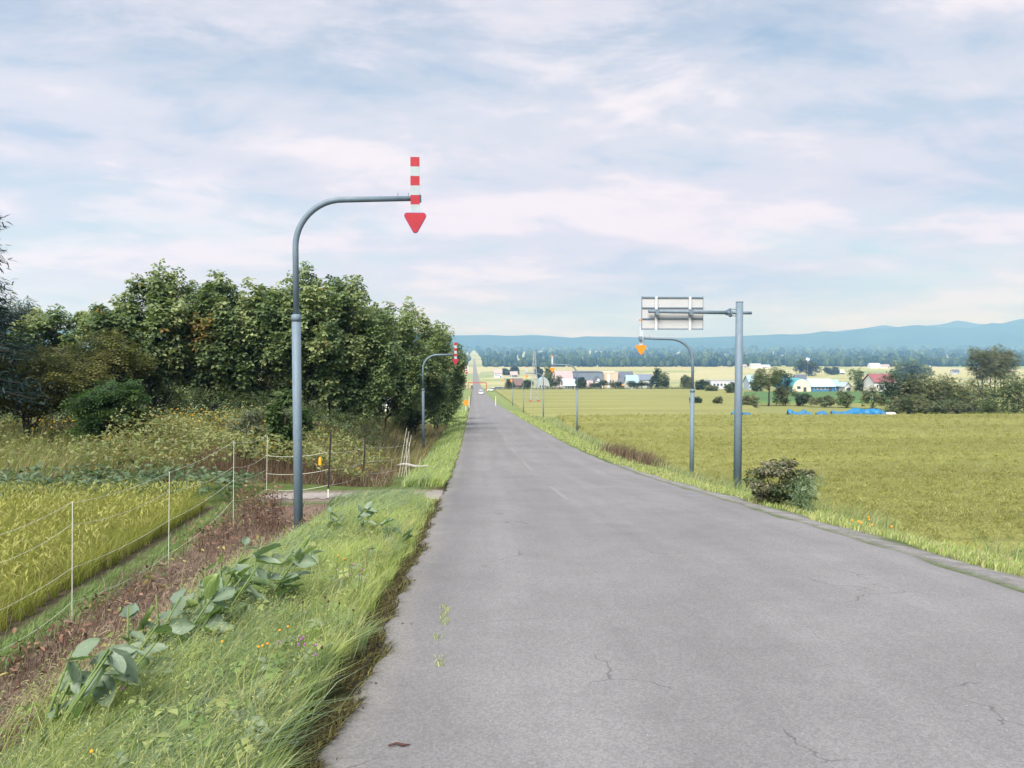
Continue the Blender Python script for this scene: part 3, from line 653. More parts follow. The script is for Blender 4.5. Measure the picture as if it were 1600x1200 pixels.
bld('barn', 'cream arched barn with teal roof by the green bean field', 1239, 1268, 592.5, 285, 'cream', 'teal', 'arch', 16, .35, 1)
bld('shed', 'long blue-walled shed with pale roof joined beside the arched barn', 1269, 1304, 593, 287, 'blue', 'paleblue', 'gable', 8, .5, 4)
bld('shed', 'small cyan-roofed shed at the right end of the blue shed', 1304.5, 1314, 594, 290, 'blue', 'cyan', 'gable', 7, .45, 1)
bld('house', 'dark grey-roofed house rising behind the arched barn', 1249, 1264, 586, 312, 'white', 'slate', 'gable', 8, .6, 2)
bld('shed', 'tiny white shed left of the big round tree', 1321, 1330.5, 598, 285, 'white', 'paleblue', 'front', 5, .4, 1)
bld('house', 'white house with raised dark red roof among the right-hand trees', 1367, 1399, 585, 270, 'white', 'redroof', 'gable', 8, .38, 5)
bld('house', 'light blue house glimpsed between the pine and the thick post', 1171, 1183, 587, 340, 'paleblue', 'cyan', 'gable', 7, .4, 2)
bld('shed', 'long white-roofed shed right of the low trees on the far plain', 1308, 1320, 578, 980, 'slate', 'white', 'gable', 8, .55, 2)
bld('farmhouse', 'white farmhouse at the edge of the far wood above the pine', 1174, 1190, 568, 1350, 'white', 'grey', 'gable', 10, .4, 4)
bld('farm_shed', 'long pale shed right of the white far farmhouse', 1191, 1204, 570, 1350, 'white', 'paleblue', 'gable', 10, .5, 3)
bld('farmhouse', 'white far farm building with blue roof above the red-roofed house', 1360, 1376, 567.5, 1350, 'white', 'paleblue', 'gable', 10, .4, 4)
bld('farm_shed', 'far shed with pink roof at the right of the white farm', 1376.5, 1391, 569.5, 1350, 'white', 'palered', 'gable', 10, .5, 3)
bld('farm_shed', 'small white hut on the far pale field right of the farm', 1447, 1454, 571, 1400, 'white', 'white', 'gable', 6, .4, 1)
bld('house', 'dark lilac house on the far field left of the fan-shaped trees', 1490, 1500, 577.5, 980, 'lilac', 'slate', 'gable', 7, .45, 3)
bld('farm_shed', 'pinkish far shed just right of the thick post', 1161, 1167, 569.5, 1400, 'pink', 'palered', 'gable', 8, .4, 1)
bld('factory', 'white far building left of the road where it climbs', 712, 722, 571, 1250, 'white', 'white', 'flat', 14, .2, 3)
bld('factory', 'long low white far building close to the climbing road', 722.5, 732, 573, 1230, 'white', 'paleblue', 'gable', 14, .4, 3)
bld('house', 'grey-roofed house left of the road below the far white buildings', 708, 720, 584, 760, 'white', 'grey', 'gable', 9, .5, 3)
bld('house', 'white house seen between the leaves left of the second arrow pole', 585, 640, 585, 120, 'white', 'grey', 'gable', 8, .35, 4)
# white ball tower
p = at(1262, 570, 900); root = thing('water_tower', (p.x, 900, G(p.x, 900)), 'white ball-topped tower standing over the arched barn', 'tower')
zt = at(1262, 562, 900).z - G(p.x, 900)
MB().tube([(0, 0, 0), (0, 0, zt - 1)], [.6, .45], 8).build('shaft', C_('white'), root)
v, f = BL[0]; me = bpy.data.meshes.new('tank'); me.from_pydata([tuple(q*2.4 + np.array([0, 0, zt])) for q in v], [], [tuple(q) for q in f]); link('tank', me, C_('white'), root)

# height-limit gate over the road
Yg = 395; zg = float(road_z(Yg)); p0, p1 = at(731.5, 598, Yg), at(760, 598, Yg); root = thing('height_gate', ((p0.x+p1.x)/2, Yg, zg), 'rust-red height gate beam spanning the road far below', 'gate'); hw = (p1.x-p0.x)/2; zb = p0.z - zg
MB().box((-hw, -.2, zb-.25), (hw, .2, zb+.25)).build('beam', M['rust'], root)
for s in (-1, 1): MB().tube([(s*hw, 0, -.8), (s*hw, 0, zb)], .2, 8).build('post', M['rust'], root)
# lattice mast
p = at(835, 621, 175); gz = G(p.x, 175); root = thing('lattice_mast', (p.x, 175, gz), 'slim grey lattice mast with orange feet in the far rice field', 'mast'); Hm = at(835, 549, 175).z - gz
def mastleg(sx, sy, z): k = 1 - .86*z/Hm; return (sx*.9*k, sy*.9*k, z)
for sx in (-1, 1):
    for sy in (-1, 1):
        MB().tube([mastleg(sx, sy, 0), mastleg(sx, sy, Hm)], .045, 5).build('leg', C_('grey'), root)
        MB().box((sx*.9-.25, sy*.9-.25, -.1), (sx*.9+.25, sy*.9+.25, .75)).build('foot', M['rust'], root)
mb = MB(); n = 9
for i in range(n):
    z0, z1 = Hm*i/n, Hm*(i+1)/n
    for (a, b_) in (((-1, -1), (1, -1)), ((1, -1), (1, 1)), ((1, 1), (-1, 1)), ((-1, 1), (-1, -1))):
        mb.tube([mastleg(*a, z0), mastleg(*b_, z1)], .02, 4, False); mb.tube([mastleg(*b_, z0), mastleg(*a, z1)], .03, 4, False); mb.tube([mastleg(*a, z1), mastleg(*b_, z1)], .03, 4, False)
mb.build('bracing', C_('grey'), root)

# cars
def car(name, label, loc, rz, col, group=None):
    root = thing(name, loc, label, 'car', group, rz); bm_ = paint('car_paint', col, .25, 0, .03, 2, .6)
    MB().prism([(-2.1, .3), (2.1, .3), (2.15, .62), (2.0, .82), (1.0, .95), (-2.05, .98), (-2.15, .6)], -.82, .82, 'x').build('body', bm_, root, bevel=.06)
    MB().prism([(-1.95, .97), (1.05, .94), (.35, 1.42), (-1.55, 1.45)], -.70, .70, 'x').build('window', M['glass'], root, bevel=.04)
    MB().prism([(-1.62, 1.44), (.40, 1.41), (.25, 1.5), (-1.5, 1.53)], -.68, .68, 'x').build('roof', bm_, root, bevel=.02)
    for sx in (-1, 1):
        for y in (-1.3, 1.3):
            w_ = MB().tube([(sx*.66, y, .3), (sx*.85, y, .3)], .3, 14).build('wheel', M['tyre'], root); MB().tube([(sx*.84, y, .3), (sx*.865, y, .3)], .18, 10).build('rim', M['steel'], w_)
        MB().box((sx*.7-.14, 2.02, .6), (sx*.7+.14, 2.14, .74)).build('headlight', C_('white'), root)
        MB().box((sx*.72-.1, -2.17, .68), (sx*.72+.1, -2.08, .86)).build('tail_light', M['red'], root)
    return root
x_ = at(751.5, 616, 295).x; car('car', 'white car driving up the middle distance of the road', (x_, 295, float(road_z(295)) + .0), math.pi, (.75, .76, .78))
car('car', 'dark car beneath the rust-red height gate', (at(737.5, 596, 440).x, 440, float(road_z(440))), math.pi, (.03, .035, .06))
for px, c, l in ((769, (.72, .73, .75), 'white car parked nearest the road in the lot before the town'), (776, (.35, .45, .6), 'pale blue car parked between two white ones before the town'), (785, (.7, .7, .72), 'white car parked right of the pale blue one before the town')):
    q = at(px, 605, 348); car('car', l, (q.x, 348, G(q.x, 348)), 1.2, c)

def scatter(n, x0, x1, y0, y1, keep=None):
    x = rng.uniform(x0, x1, n); y = y0 + (y1-y0)*rng.uniform(0, 1, n)**1.25
    if keep is not None: k = keep(x, y); x, y = x[k], y[k]
    return x, y
def leaves_on(x, y, hmax, size, cols, tm=T_LEAF, zmin=.25, yawm=.2):
    n = len(x); z = ground(x, y) + hmax*rng.uniform(zmin, 1, n)**.7
    return replicate(*tm, rotm(rng.normal(yawm, 1.1, n), rng.normal(.1, .5, n), rng.normal(0, .5, n)), np.stack([x, y, z], -1), size*rng.uniform(.6, 1.3, n), cols)
# ------------------------------------------------------------------ town and valley trees
DK = [(.055, .085, .05), (.07, .105, .06), (.085, .125, .065)]; MG = [(.11, .155, .075), (.14, .185, .08), (.085, .125, .065), (.18, .21, .10)]; OL = [(.18, .195, .085), (.14, .165, .075), (.22, .215, .11), (.105, .13, .065)]
def bush(name, label, px, pbase, ptop, hwpx, pal, Y=None, n=16, nl=60, crown0=.02, cat='bush', group=None, seed=0, sp=None, flat=.8, tr=None, top=1.0, stems=2, cr=.34):
    if Y is None: b_ = hit(px, pbase)
    else: x = at(px, pbase, Y).x; b_ = Vector((x, Y, G(x, Y)))
    h = max(.5, at(px, ptop, b_.y).z - b_.z); r = hwpx*1.2*b_.y/F
    return tree(name, label, b_, h, r, r*.9, crown0, pal, n, nl, sp or max(.2, .0035*b_.y), T_ROS, tr or .05*max(h, 2)**.7, group=group, seed=seed, stems=stems, clump_r=cr, cat=cat, flat=flat, top=top)
ROWP = 'small dark pine in the row along the field before the town'
for i, (px, pt) in enumerate(((867, 596), (874, 586), (927, 598), (935, 595), (943, 594), (958, 596), (965, 595), (985, 594), (992, 597), (1003, 596), (1012, 597))):
    q = at(px, 606, 338 + (i % 3)*2); z = G(q.x, q.y); tree('pine_tree', ROWP, (q.x, q.y, z), at(px, pt, q.y).z - z, 1.7 + .2*(i % 3), 1.6, .38, DK, 9, 30, .9, T_SPRAY_S, .12, group='small pines before the town', seed=i, clump_r=.4)
for i, (l, px, pb, pt, hw, pal, Y) in enumerate((
    ('round dark tree before the warehouse right of the pale blue roof', 908, 607, 592, 8, DK, 342),
    ('tall dark tree at the right end of the row of town pines', 1026, 606, 578, 8, DK, 344),
    ('broad dark tree beside the tallest one at the right end of town', 1036, 607, 582, 9, MG, 342),
    ('small tree behind the arched top of the nearest right pole', 1072, 606, 585, 9, MG, 340),
    ('dark tree left of the cyan-roofed grey shed', 823, 607, 594, 8, DK, 345),
    ('dark tree before the brown-roofed house', 797, 606, 594, 6, OL, 347),
    ('tree on the pale field right of the red-roofed shed', 803, 585, 573, 6, DK, 960),
    ('small far tree right of the lilac house', 790, 585, 577, 6, DK, 960),
    ('dark tree cluster left of the faded red barn', 857, 600, 575, 10, MG, 420),
    ('tree beside the far lattice mast top', 841, 590, 574, 5, DK, 820),
    ('dark ball-shaped tree left of the lilac-grey shed', 1097, 612, 594, 9, DK, 300),
    ('round bush in front of the lilac-grey shed', 1109, 615, 603, 10, MG, 280),
    ('grey-green tree covering the right end of the lilac-grey shed', 1142, 618, 599, 14, MG, 250),
    ('dark bush beside the nearest right pole at the terrace edge', 1087, 633, 620, 8, DK, None),
    ('small lone bush between the pole and the thick post', 1122, 634, 621, 8, OL, None),
    ('wide dark bush right of the thick post at the terrace edge', 1172, 634, 616, 17, OL, 152),
    ('low spreading tree right of the tall pine', 1226, 632, 605, 17, OL, 158),
    ('dark tree behind the low spreading tree, left of the arched barn', 1224, 606, 580, 19, DK, 290),
    ('big tree behind the tall pine', 1182, 606, 586, 14, MG, 292),
    ('rounded bush before the bean field below the arched barn', 1254, 633, 613, 11, DK, 156),
    ('brown-green bush above the left blue tarp', 1290, 635, 619, 20, OL, 150),
    ('loose pale bush above the right blue tarp', 1322, 636, 611, 15, MG, 148),
    ('big round tree left of the red-roofed house', 1345, 606, 579, 17, MG, 280),
    ('reddish-green bush left of the dark big tree', 1364, 636, 606, 17, OL, 142),
    ('big dark tree rising over the right blue tarp', 1407, 640, 584, 30, DK, 132),
    ('olive tree right of the big dark one', 1450, 641, 583, 34, OL, 128),
    ('wide olive tree left of the corner thicket', 1508, 641, 596, 38, OL, 124),
    ('dense dark green tree at the right edge of the picture', 1594, 648, 590, 50, MG, 97),
    ('low pale shrub below the olive tree', 1430, 646, 622, 36, [(.12, .15, .07), (.09, .12, .05), (.15, .16, .08)], 112),
    ('low pale shrub mound left of the right-edge tree', 1505, 648, 624, 40, [(.11, .14, .07), (.08, .11, .05), (.14, .15, .08)], 108),
    ('far tree crown above the red-roofed house', 1420, 592, 567, 26, MG, 700),
    ('far tree clump left of the white ball tower', 1262, 585, 563, 17, DK, 900),
    ('small dark tree by the long white-roofed far shed', 1300, 584, 574, 10, DK, 950))):
    far = (Y or 160) > 200
    bush('valley_tree' if far or hw > 24 else 'valley_bush', l, px, pb, pt, hw, pal, Y, 34 if hw > 24 else 12, 75 if hw > 24 else 44, seed=i*7, cat='tree' if far or hw > 24 else 'bush', sp=max(.42, .0034*(Y or 160)))
x = rng.uniform(-1, 95, 2600); y = 331 + rng.uniform(0, 5, 2600); k = (x > 7) & (x < 95); x, y = x[k], y[k]
stuff('field_scrub', [leaves_on(x, y, .9 + .7*np.clip(wav(x, y, .35, 2), 0, 1), .8, palette(len(x), MG + OL), T_SPRAY_S, .1)], M['leaf'], 'low scrub along the far edge of the rice before the town', 'scrub')
# tall pine with bare stem, fan-shaped trees
b_ = at(1201, 632, 156); z = G(b_.x, 156); tree('pine_tree', 'tall airy pine with bare stem right of the thick post', (b_.x, 156, z), at(1201, 572, 156).z - z, 2.6, 2.4, .45, MG, 16, 70, .7, T_SPRAY_S, .16, seed=51)
for i, (l, px, pt, hw) in enumerate((('left one of the fan-shaped bare-stemmed trees on the right', 1532, 541, 20), ('middle fan-shaped tree with bare forked stems on the right', 1552, 539, 22), ('right one of the fan-shaped bare-stemmed trees', 1567, 545, 19))):
    Y = 205 + 4*i; b_ = at(px, 610, Y); z = G(b_.x, Y); h = at(px, pt, Y).z - z
    tree('elm_tree', l, (b_.x, Y, z), h, hw*Y/F*1.15, hw*Y/F, .34, [(.17, .19, .12), (.14, .16, .10), (.21, .22, .145)], 44, 46, .8, T_SPRAY_S, .2, seed=60+i, stems=3, clump_r=.24, top=1.15, group='fan-shaped trees')

# ------------------------------------------------------------------ tarps at the field edge
def tarp(label, pts, hs, Y, mat='blue_tarp'):
    n = 40; xs = np.linspace(pts[0], pts[1], n); q0 = at(pts[0], 645, Y); root_z = G(q0.x, Y) + .15
    mb = MB()
    for i, px in enumerate(xs):
        x = at(px, 645, Y).x - q0.x; t = i/(n-1); h = np.interp(t, np.linspace(0, 1, len(hs)), hs)
        for y, z in ((-.5 + .1*math.sin(i*1.1), .18), (-.12 + .08*math.sin(i*.9), .45 + h*.6 + .04*math.sin(i*2.3)), (0, .5 + h + .05*math.sin(i*1.7)), (.25, .4 + h*.6), (.6, .1)): mb.v.append((x, y, z))
    for i in range(n-1):
        for k in range(4): mb.f.append((i*5+k, (i+1)*5+k, (i+1)*5+k+1, i*5+k+1))
    o = mb.build('tarpaulin', M[mat], None, True, (q0.x, Y, root_z)); s = o.modifiers.new('thick', 'SOLIDIFY'); s.thickness = .03
    tag(o, label, 'tarpaulin', 'blue tarps at the field edge'); return o
tarp('small peaked blue tarp left of the thick post', (1143, 1158), (.1, .35, .5, .15), 91.5)
tarp('flat strip of blue tarp right of the thick post', (1160, 1172), (.12, .1, .05), 91.5)
tarp('leftmost low blue tarp heap below the rounded bush', (1231, 1268), (.5, .35, .1, .15, .45, .1, .05), 91.5)
tarp('thin middle blue tarp fragment', (1275, 1292), (.05, .15, .3, .05), 91.5)
tarp('longest blue tarp heap below the big dark tree', (1299, 1383), (.3, .12, .15, .2, .6, .55, .4, .45, .5, .4, .1), 90.8)
tarp('pale sheet lying right of the longest blue tarp', (1384, 1398), (.0, .05, .0), 90.5, 'pink_tarp')

# ------------------------------------------------------------------ arrow poles
def arrow_pole(label, px, Y, px_arrow, back=False, H=5.85, side=1, dz=0.0):
    x = at(px, 600, Y).x; z = G(x, Y) - dz; root = thing('arrow_pole', (x, Y, z), label, 'road marker', 'arrow poles along the road'); L = abs(at(px_arrow, 600, Y).x - x)*1.0; s = side
    Hc = H*.655; Rr = .82
    MB().tube([(0, 0, -.3), (0, 0, Hc)], .078, 16).build('pole', M['steel'], root, True)
    MB().tube([(0, 0, Hc-.07), (0, 0, Hc-.02), (0, 0, Hc+.03), (0, 0, Hc+.05)], [.086, .088, .088, .06], 16).build('collar', M['steel'], root, True)
    pts = [(0, 0, Hc+.02), (0, 0, H-Rr)] + [(s*Rr*(1-math.cos(t)), 0, H-Rr+Rr*math.sin(t)) for t in np.linspace(.12, math.pi/2, 12)] + [(s*(L-.08), 0, H+.03)]
    MB().tube(pts, [.052]*(len(pts)-1) + [.045], 14).build('arm', M['steel'], root, True)
    for d in (.12, .3): MB().tube([(s*(L-d), 0, H+.07), (s*(L-d), 0, H+.125)], .006, 6).build('bolt', M['steel'], root)
    MB().box((s*L-.02 if s > 0 else s*L-.1, -.05, H-.03), (s*L+.1 if s > 0 else s*L+.02, .05, H+.09)).build('clamp', M['steel'], root)
    bx, zt = s*L, H + .72; yb = -.075 if not back else .075; y0, y1 = (yb-.012, yb+.012)
    board = MB().box((bx-.07, y0, zt-.97), (bx+.07, y1, zt)).build('board', M['greyboard'] if back else M['white'], root)
    if not back:
        for k in range(3):
            MB().box((bx-.0775, y0-.004, zt-.323*k-.16), (bx+.0775, y1+.004, zt-.323*k)).build('red_stripe', M['red'], board)
            MB().box((bx-.0765, y0-.003, zt-.323*k-.322), (bx+.0765, y1+.003, zt-.323*k-.161)).build('white_stripe', M['white'], board)
    else:
        MB().box((bx-.09, y0-.006, zt-.06), (bx+.09, y1+.006, zt)).build('red_cap', M['orange'], board)
    # rounded triangle
    def tri(k):
        P = []; 
        for (cx, cz, a0) in ((.135, -.035, 0), (-.135, -.035, 90), (0, -.275, 210)):
            a1 = {0: -30, 90: 90, 210: 210}[a0]
            rng_ = {0: (-35, 90), 90: (90, 215), 210: (215, 325)}[a0]
            for t in np.linspace(R(rng_[0]), R(rng_[1]), 7): P.append((bx + cx + (.045+k)*math.cos(t), zt - .965 + cz + (.045+k)*math.sin(t)))
        return P
    hd = MB().prism(tri(0), y0-.016, y1+.016).build('arrowhead', M['orange'] if back else M['red'], root)
    MB().prism(tri(.010), y0-.010, y1+.010).build('edge', M['rim'] if not back else M['orange'], hd)
    return root
arrow_pole('nearest arrow pole, tall on the left verge with red and white striped arrow', 464, 14.0, 650.5, dz=.02)
arrow_pole('second arrow pole on the left, standing before the trees', 661, 47, 712)
arrow_pole('third left arrow pole, just showing past the tree branches', 697, 80, 724.5)
arrow_pole('fourth and smallest left arrow pole beyond the trees', 711, 113, 729)
arrow_pole('nearest right-hand arrow pole with orange tip behind the sign', 1082, 29, 1002, True, 5.45, -1)
arrow_pole('second right-hand arrow pole with orange tip, left of the town', 902, 62, 863, True, 5.45, -1)
arrow_pole('third right-hand arrow pole by the far verge', 849, 94, 823, True, 5.45, -1)
arrow_pole('fourth right-hand arrow pole, thin and far', 818, 128, 799, True, 5.45, -1)
arrow_pole('fifth right-hand arrow pole, farthest of the row', 801, 163, 786, True, 5.45, -1)
# ------------------------------------------------------------------ guide sign seen from behind
Y = 21.8; x = at(1154, 600, Y).x; z = G(x, Y); k = Y/F*1.0; root = thing('guide_sign', (x, Y, z), 'large grey road sign seen from behind on a thick steel post', 'sign')
zz_ = lambda py: at(1154, py, Y).z - z
xx_ = lambda px: at(px, 500, Y).x - x
MB().tube([(0, 0, -.3), (0, 0, zz_(472))], [.112, .1], 20).build('post', M['steel'], root, True)
MB().tube([(0, 0, zz_(472)), (0, 0, zz_(472)+.012)], [.108, .1], 20).build('post_cap', M['steel'], root, True)
za = zz_(488.5)
MB().tube([(xx_(1174), 0, za-.01), (xx_(1136), 0, za)], .042, 14).build('arm', M['steel'], root, True).location = (0, -.005, 0)
MB().tube([(xx_(1136), 0, za), (xx_(1013), -.0, za+.03)], [.05, .046], 14).build('beam', M['steel'], root, True)
fl = xx_(1141)
MB().tube([(fl-.02, 0, za), (fl+.02, 0, za)], .125, 16).build('flange', M['steel'], root)
for s in (-1, 1):
    MB().prism([(fl-.16, za+s*.045), (fl-.02, za+s*.115), (fl-.02, za+s*.045)], -.01, .01).build('gusset', M['steel'], root)
    MB().box((fl+.02, -.02, za+s*.09-.012), (-.08, .02, za+s*.09+.012)).build('gusset', M['steel'], root)
x0, x1, z0, z1 = xx_(1005), xx_(1100.5), zz_(515), zz_(463.5); yp = .16
MB().box((x0, yp, z0), (x1, yp+.025, z1)).build('panel', M['signback'], root)
hs_ = (z1 - z0)
for t in (0, .335, .665, 1):
    zc = z0 + hs_*t; zc = min(max(zc, z0+.018), z1-.018); MB().box((x0+.004, yp-.03, zc-.016), (x1-.004, yp-.001, zc+.016)).build('rail', M['steel'], root)
for px in (1026.5, 1079.5):
    xc = xx_(px); MB().box((xc-.035, yp-.075, z0-.008), (xc+.035, yp-.031, z1+.008)).build('upright', paint('upright_alu', (.52, .54, .55), .5), root)
    MB().box((xc-.05, -.055, za-.07), (xc+.05, yp-.074, za+.085)).build('clamp', M['steel'], root)
for xe in (x0-.012, x1): MB().box((xe, yp-.012, z0-.01), (xe+.012, yp+.03, z1+.01)).build('edge_trim', M['steel'], root)

# ------------------------------------------------------------------ small roadside signs and posts
def small_sign(label, px, pb, pt, Y, mat, r=.45):
    x = at(px, pb, Y).x; z = G(x, Y); h = at(px, pt, Y).z - z; root = thing('warning_sign', (x, Y, z), label, 'sign')
    MB().tube([(0, 0, -.2), (0, 0, h)], .05, 8).build('post', C_('white'), root); MB().prism([(-r, h-r), (0, h-2*r), (r, h-r), (0, h)], -.08, -.05).build('plate', mat, root)
small_sign('orange diamond sign on a white post at the left verge far off', 728, 641, 624, 118, M['orange'], .5)
for l, px, Y, h in (('white marker post at the left edge beyond the orange sign', 733, 140, 2.0), ('white marker post on the right verge far down', 774.5, 150, 1.9)):
    x = at(px, 620, Y).x; root = thing('marker_post', (x, Y, G(x, Y)), l, 'marker post'); MB().tube([(0, 0, -.2), (0, 0, h)], [.06, .06], 8).build('post', C_('white'), root); MB().tube([(0, 0, h-.35), (0, 0, h-.2)], .065, 8).build('band', M['orange'], root)

# ------------------------------------------------------------------ electric fences
def sagwire(a, b_, sag, n=10): return [Vector(a).lerp(Vector(b_), t) - Vector((0, 0, sag*4*t*(1-t))) for t in np.linspace(0, 1, n)]
B = [((-60, 1090), None, 1.42), ((112, 980), None, 1.45), ((263, 884), None, 1.42), ((364, 826), None, 1.6), ((416, 786), None, 1.42)]
bases = [hit(*p[0]) for p in B]
root = thing('electric_fence', bases[1], 'white electric wire fence on thin rods along the left rice field', 'fence'); o0 = bases[1]
hts = [(1.40, 1.15, .66, .29), (1.43, 1.18, .68, .29), (1.40, 1.12, .68, .18), (1.58, 1.12, .88, .52), (1.38, 1.0, .7, .3)]
for b_, p in zip(bases, B):
    l = b_ - o0; MB().tube([l - Vector((0, 0, .15)), l + Vector((.04, 0, p[2]))], .0048, 6).build('rod', M['whitepost'], root)
for w in range(4):
    pts = []
    for i in range(len(bases)-1): pts += sagwire(bases[i] - o0 + Vector((.01, 0, hts[i][w])), bases[i+1] - o0 + Vector((.01, 0, hts[i+1][w])), .05 + .03*(w % 2))
    MB().tube(pts, .0023, 5).build('wire', M['wire'], root)
bb = [bases[-1], hit(513, 778), hit(568, 757), hit(638, 742)]; o1 = bb[1]
root = thing('electric_fence', o1, 'wire fence on black rods in front of the brown thicket', 'fence')
for i, hh in ((1, 1.45), (2, 1.6)):
    l = bb[i] - o1; MB().tube([l - Vector((0, 0, .1)), l + Vector((.0, 0, .22))], .016, 6).build('foot', M['whitepost'], root); MB().tube([l + Vector((0, 0, .2)), l + Vector((.07, 0, hh))], .019, 6).build('rod', M['black'], root)
for w, hh in enumerate((1.0, .62, .28)):
    pts = []
    for i in range(len(bb)-1): pts += sagwire(bb[i] - o1 + Vector((0, 0, hh)), bb[i+1] - o1 + Vector((0, 0, hh)), .06)
    MB().tube(pts, .004, 4).build('wire', M['wire'], root)
l = bb[1] - o1 + Vector((-.17, .0, .72)); MB().tube([l, l + Vector((0, 0, .11)), l + Vector((0, 0, .17))], [.034, .034, .018], 10).build('warning_bottle', M['yellow'], root)
# bundle of spare rods
q = hit(634, 745); root = thing('fence_rod_bundle', q, 'bundle of pale fence rods leaning together before the dark tree', 'fence rods')
for i in range(5): MB().tube([(-.22+.08*i, .05*(i % 2), 0), (.03+.07*(i % 3), .1, 1.5-.11*i)], .005, 5).build('rod', M['whitepost'], root)
for l_, a, b_ in (('weathered pale plank lying beside the rod bundle', (620, 728), (668, 727)), ('pale driftwood branch lying in the brown thicket', (548, 733), (588, 724))):
    pa, pb = hit(*a, .3), hit(*b_, .3); c_ = (pa + pb)/2; mb = MB(); d = pb - pa
    pts = [Vector((0, 0, .3)) + d*(t-.5) + Vector((0, .03*math.sin(t*9), .05*math.sin(t*6))) for t in np.linspace(0, 1, 7)]
    mb.tube(pts, [.035, .045, .05, .045, .05, .04, .03], 7); tag(mb.build('fallen_branch', M['wood'], None, True, c_), l_, 'branch')

# ------------------------------------------------------------------ left trees
LOC = [(.115, .175, .08), (.16, .225, .095), (.21, .27, .115), (.28, .33, .155), (.085, .14, .068)]
LOCY = LOC + [(.22, .16, .045), (.34, .16, .03)]
wl_ = [.26, .26, .22, .2, .06]; wy = [.24, .26, .23, .22, .04, .01, .0]
def lt(label, px, Y, ptop, hw, crown0=.22, pal=LOC, w=wl_, n=30, nl=75, sp=.315, seed=0, lean=.5, name='locust_tree', tr=.085, tm=T_ROS, stems=2, cr=.2, base=None, top=1.0, flat=.6):
    x = at(px, 600, Y).x; z = G(x, Y) if base is None else base; h = at(px, ptop, Y).z - z; r = hw*Y/F
    return tree(name, label, (x, Y, z), h, r*1.12, r*1.05, crown0, pal, int(n*1.7), int(nl*1.15), sp, tm, tr, (lean, 0), seed=seed, wts=w, stems=stems, clump_r=cr, group='roadside tree belt on the left', top=top, flat=flat)
lt('sparse olive tree at the left end of the belt', 75, 37, 478, 62, .3, LOCY, wy, 20, 60, seed=1)
lt('tree with orange-tinted leaves left of the tallest crowns', 180, 35, 455, 62, .28, LOCY, wy, 26, 65, seed=2)
lt('tall tree with a wispy leafy top left of the nearest pole', 245, 36, 421, 62, .16, LOCY, wy, 30, 70, seed=3)
lt('tall dense tree in the middle of the left belt', 330, 37, 430, 66, .12, LOCY, wy, 32, 75, seed=4)
lt('tall tree just left of the nearest arrow pole', 405, 38, 428, 66, .1, LOCY, wy, 32, 75, seed=5)
lt('tall tree directly behind the nearest arrow pole', 472, 39, 418, 70, .08, LOCY, wy, 34, 75, seed=6)
lt('dense tree right of the nearest arrow pole', 540, 41, 436, 72, .06, LOC, wl_, 38, 85, seed=7)
lt('dark rounded tree sloping down towards the road', 598, 51, 465, 62, .1, LOC, wl_, 40, 90, seed=8)
lt('tree behind the second arrow pole', 645, 57, 488, 60, .06, LOC, wl_, 40, 90, seed=9)
lt('low-branched tree nearest the road at the right end of the belt', 680, 67, 512, 42, .05, LOC, wl_, 34, 90, seed=10, lean=.3)
lt('tree behind the left belt with branches showing at the road', 702, 82, 560, 24, .12, LOC, wl_, 20, 70, seed=11, lean=.1)
lt('back-row tree filling the gap left of the pole', 380, 45, 470, 80, .15, LOC, wl_, 26, 75, seed=12)
lt('back-row tree filling the gap right of the pole', 520, 50, 470, 85, .12, LOC, wl_, 26, 80, seed=13)
lt('back-row tree behind the orange-tinted tree', 240, 46, 490, 80, .15, LOC, wl_, 24, 70, seed=14)
OLV = [(.15, .17, .055), (.12, .14, .05), (.19, .19, .07), (.085, .11, .045)]
lt('low olive tree with spreading branches at the far left', 45, 30, 536, 105, .25, OLV, None, 34, 90, .3, 21, .1, 'olive_tree', .1, T_SPRAY_S, 3)
lt('olive tree left of the dark trunks', 165, 33, 520, 62, .28, OLV, None, 24, 80, .3, 22, .1, 'olive_tree', .08, T_SPRAY_S, 2)
lt('bright green feathery sumac bush left of the dark trunks', 165, 27, 592, 62, .1, [(.05, .10, .03), (.07, .12, .035), (.04, .08, .03)], None, 18, 70, .3, 23, .3, 'sumac_bush', .05, T_SPRAY, 3)
lt('grey-green willow bush blown by the wind left of the pole', 388, 25, 622, 42, .08, [(.15, .18, .11), (.11, .14, .07), (.08, .10, .045), (.20, .22, .15)], None, 18, 110, .2, 24, .5, 'willow_bush', .04, T_LONG, 4)
lt('green leafy bush close behind the nearest pole', 440, 24, 606, 30, .08, [(.06, .11, .035), (.09, .14, .05), (.05, .09, .03)], None, 14, 80, .2, 25, .3, 'leafy_bush', .04, T_LEAF, 3)
lt('bluish silver willow at the left edge behind the olive tree', 14, 42, 458, 48, .3, [(.10, .14, .13), (.08, .12, .11), (.13, .17, .16)], None, 22, 110, .35, 26, .2, 'willow_tree', .12, T_LONG, 2)
x = at(-84, 600, 27).x; conifer('spruce_tree', 'dark spruce whose branch tips poke in at the left edge', (x, 27, G(x, 27)), 11, 2.75, [(.02, .045, .045), (.028, .055, .05), (.035, .068, .058)], 16000, seed=2, needle=.24, first=.2)

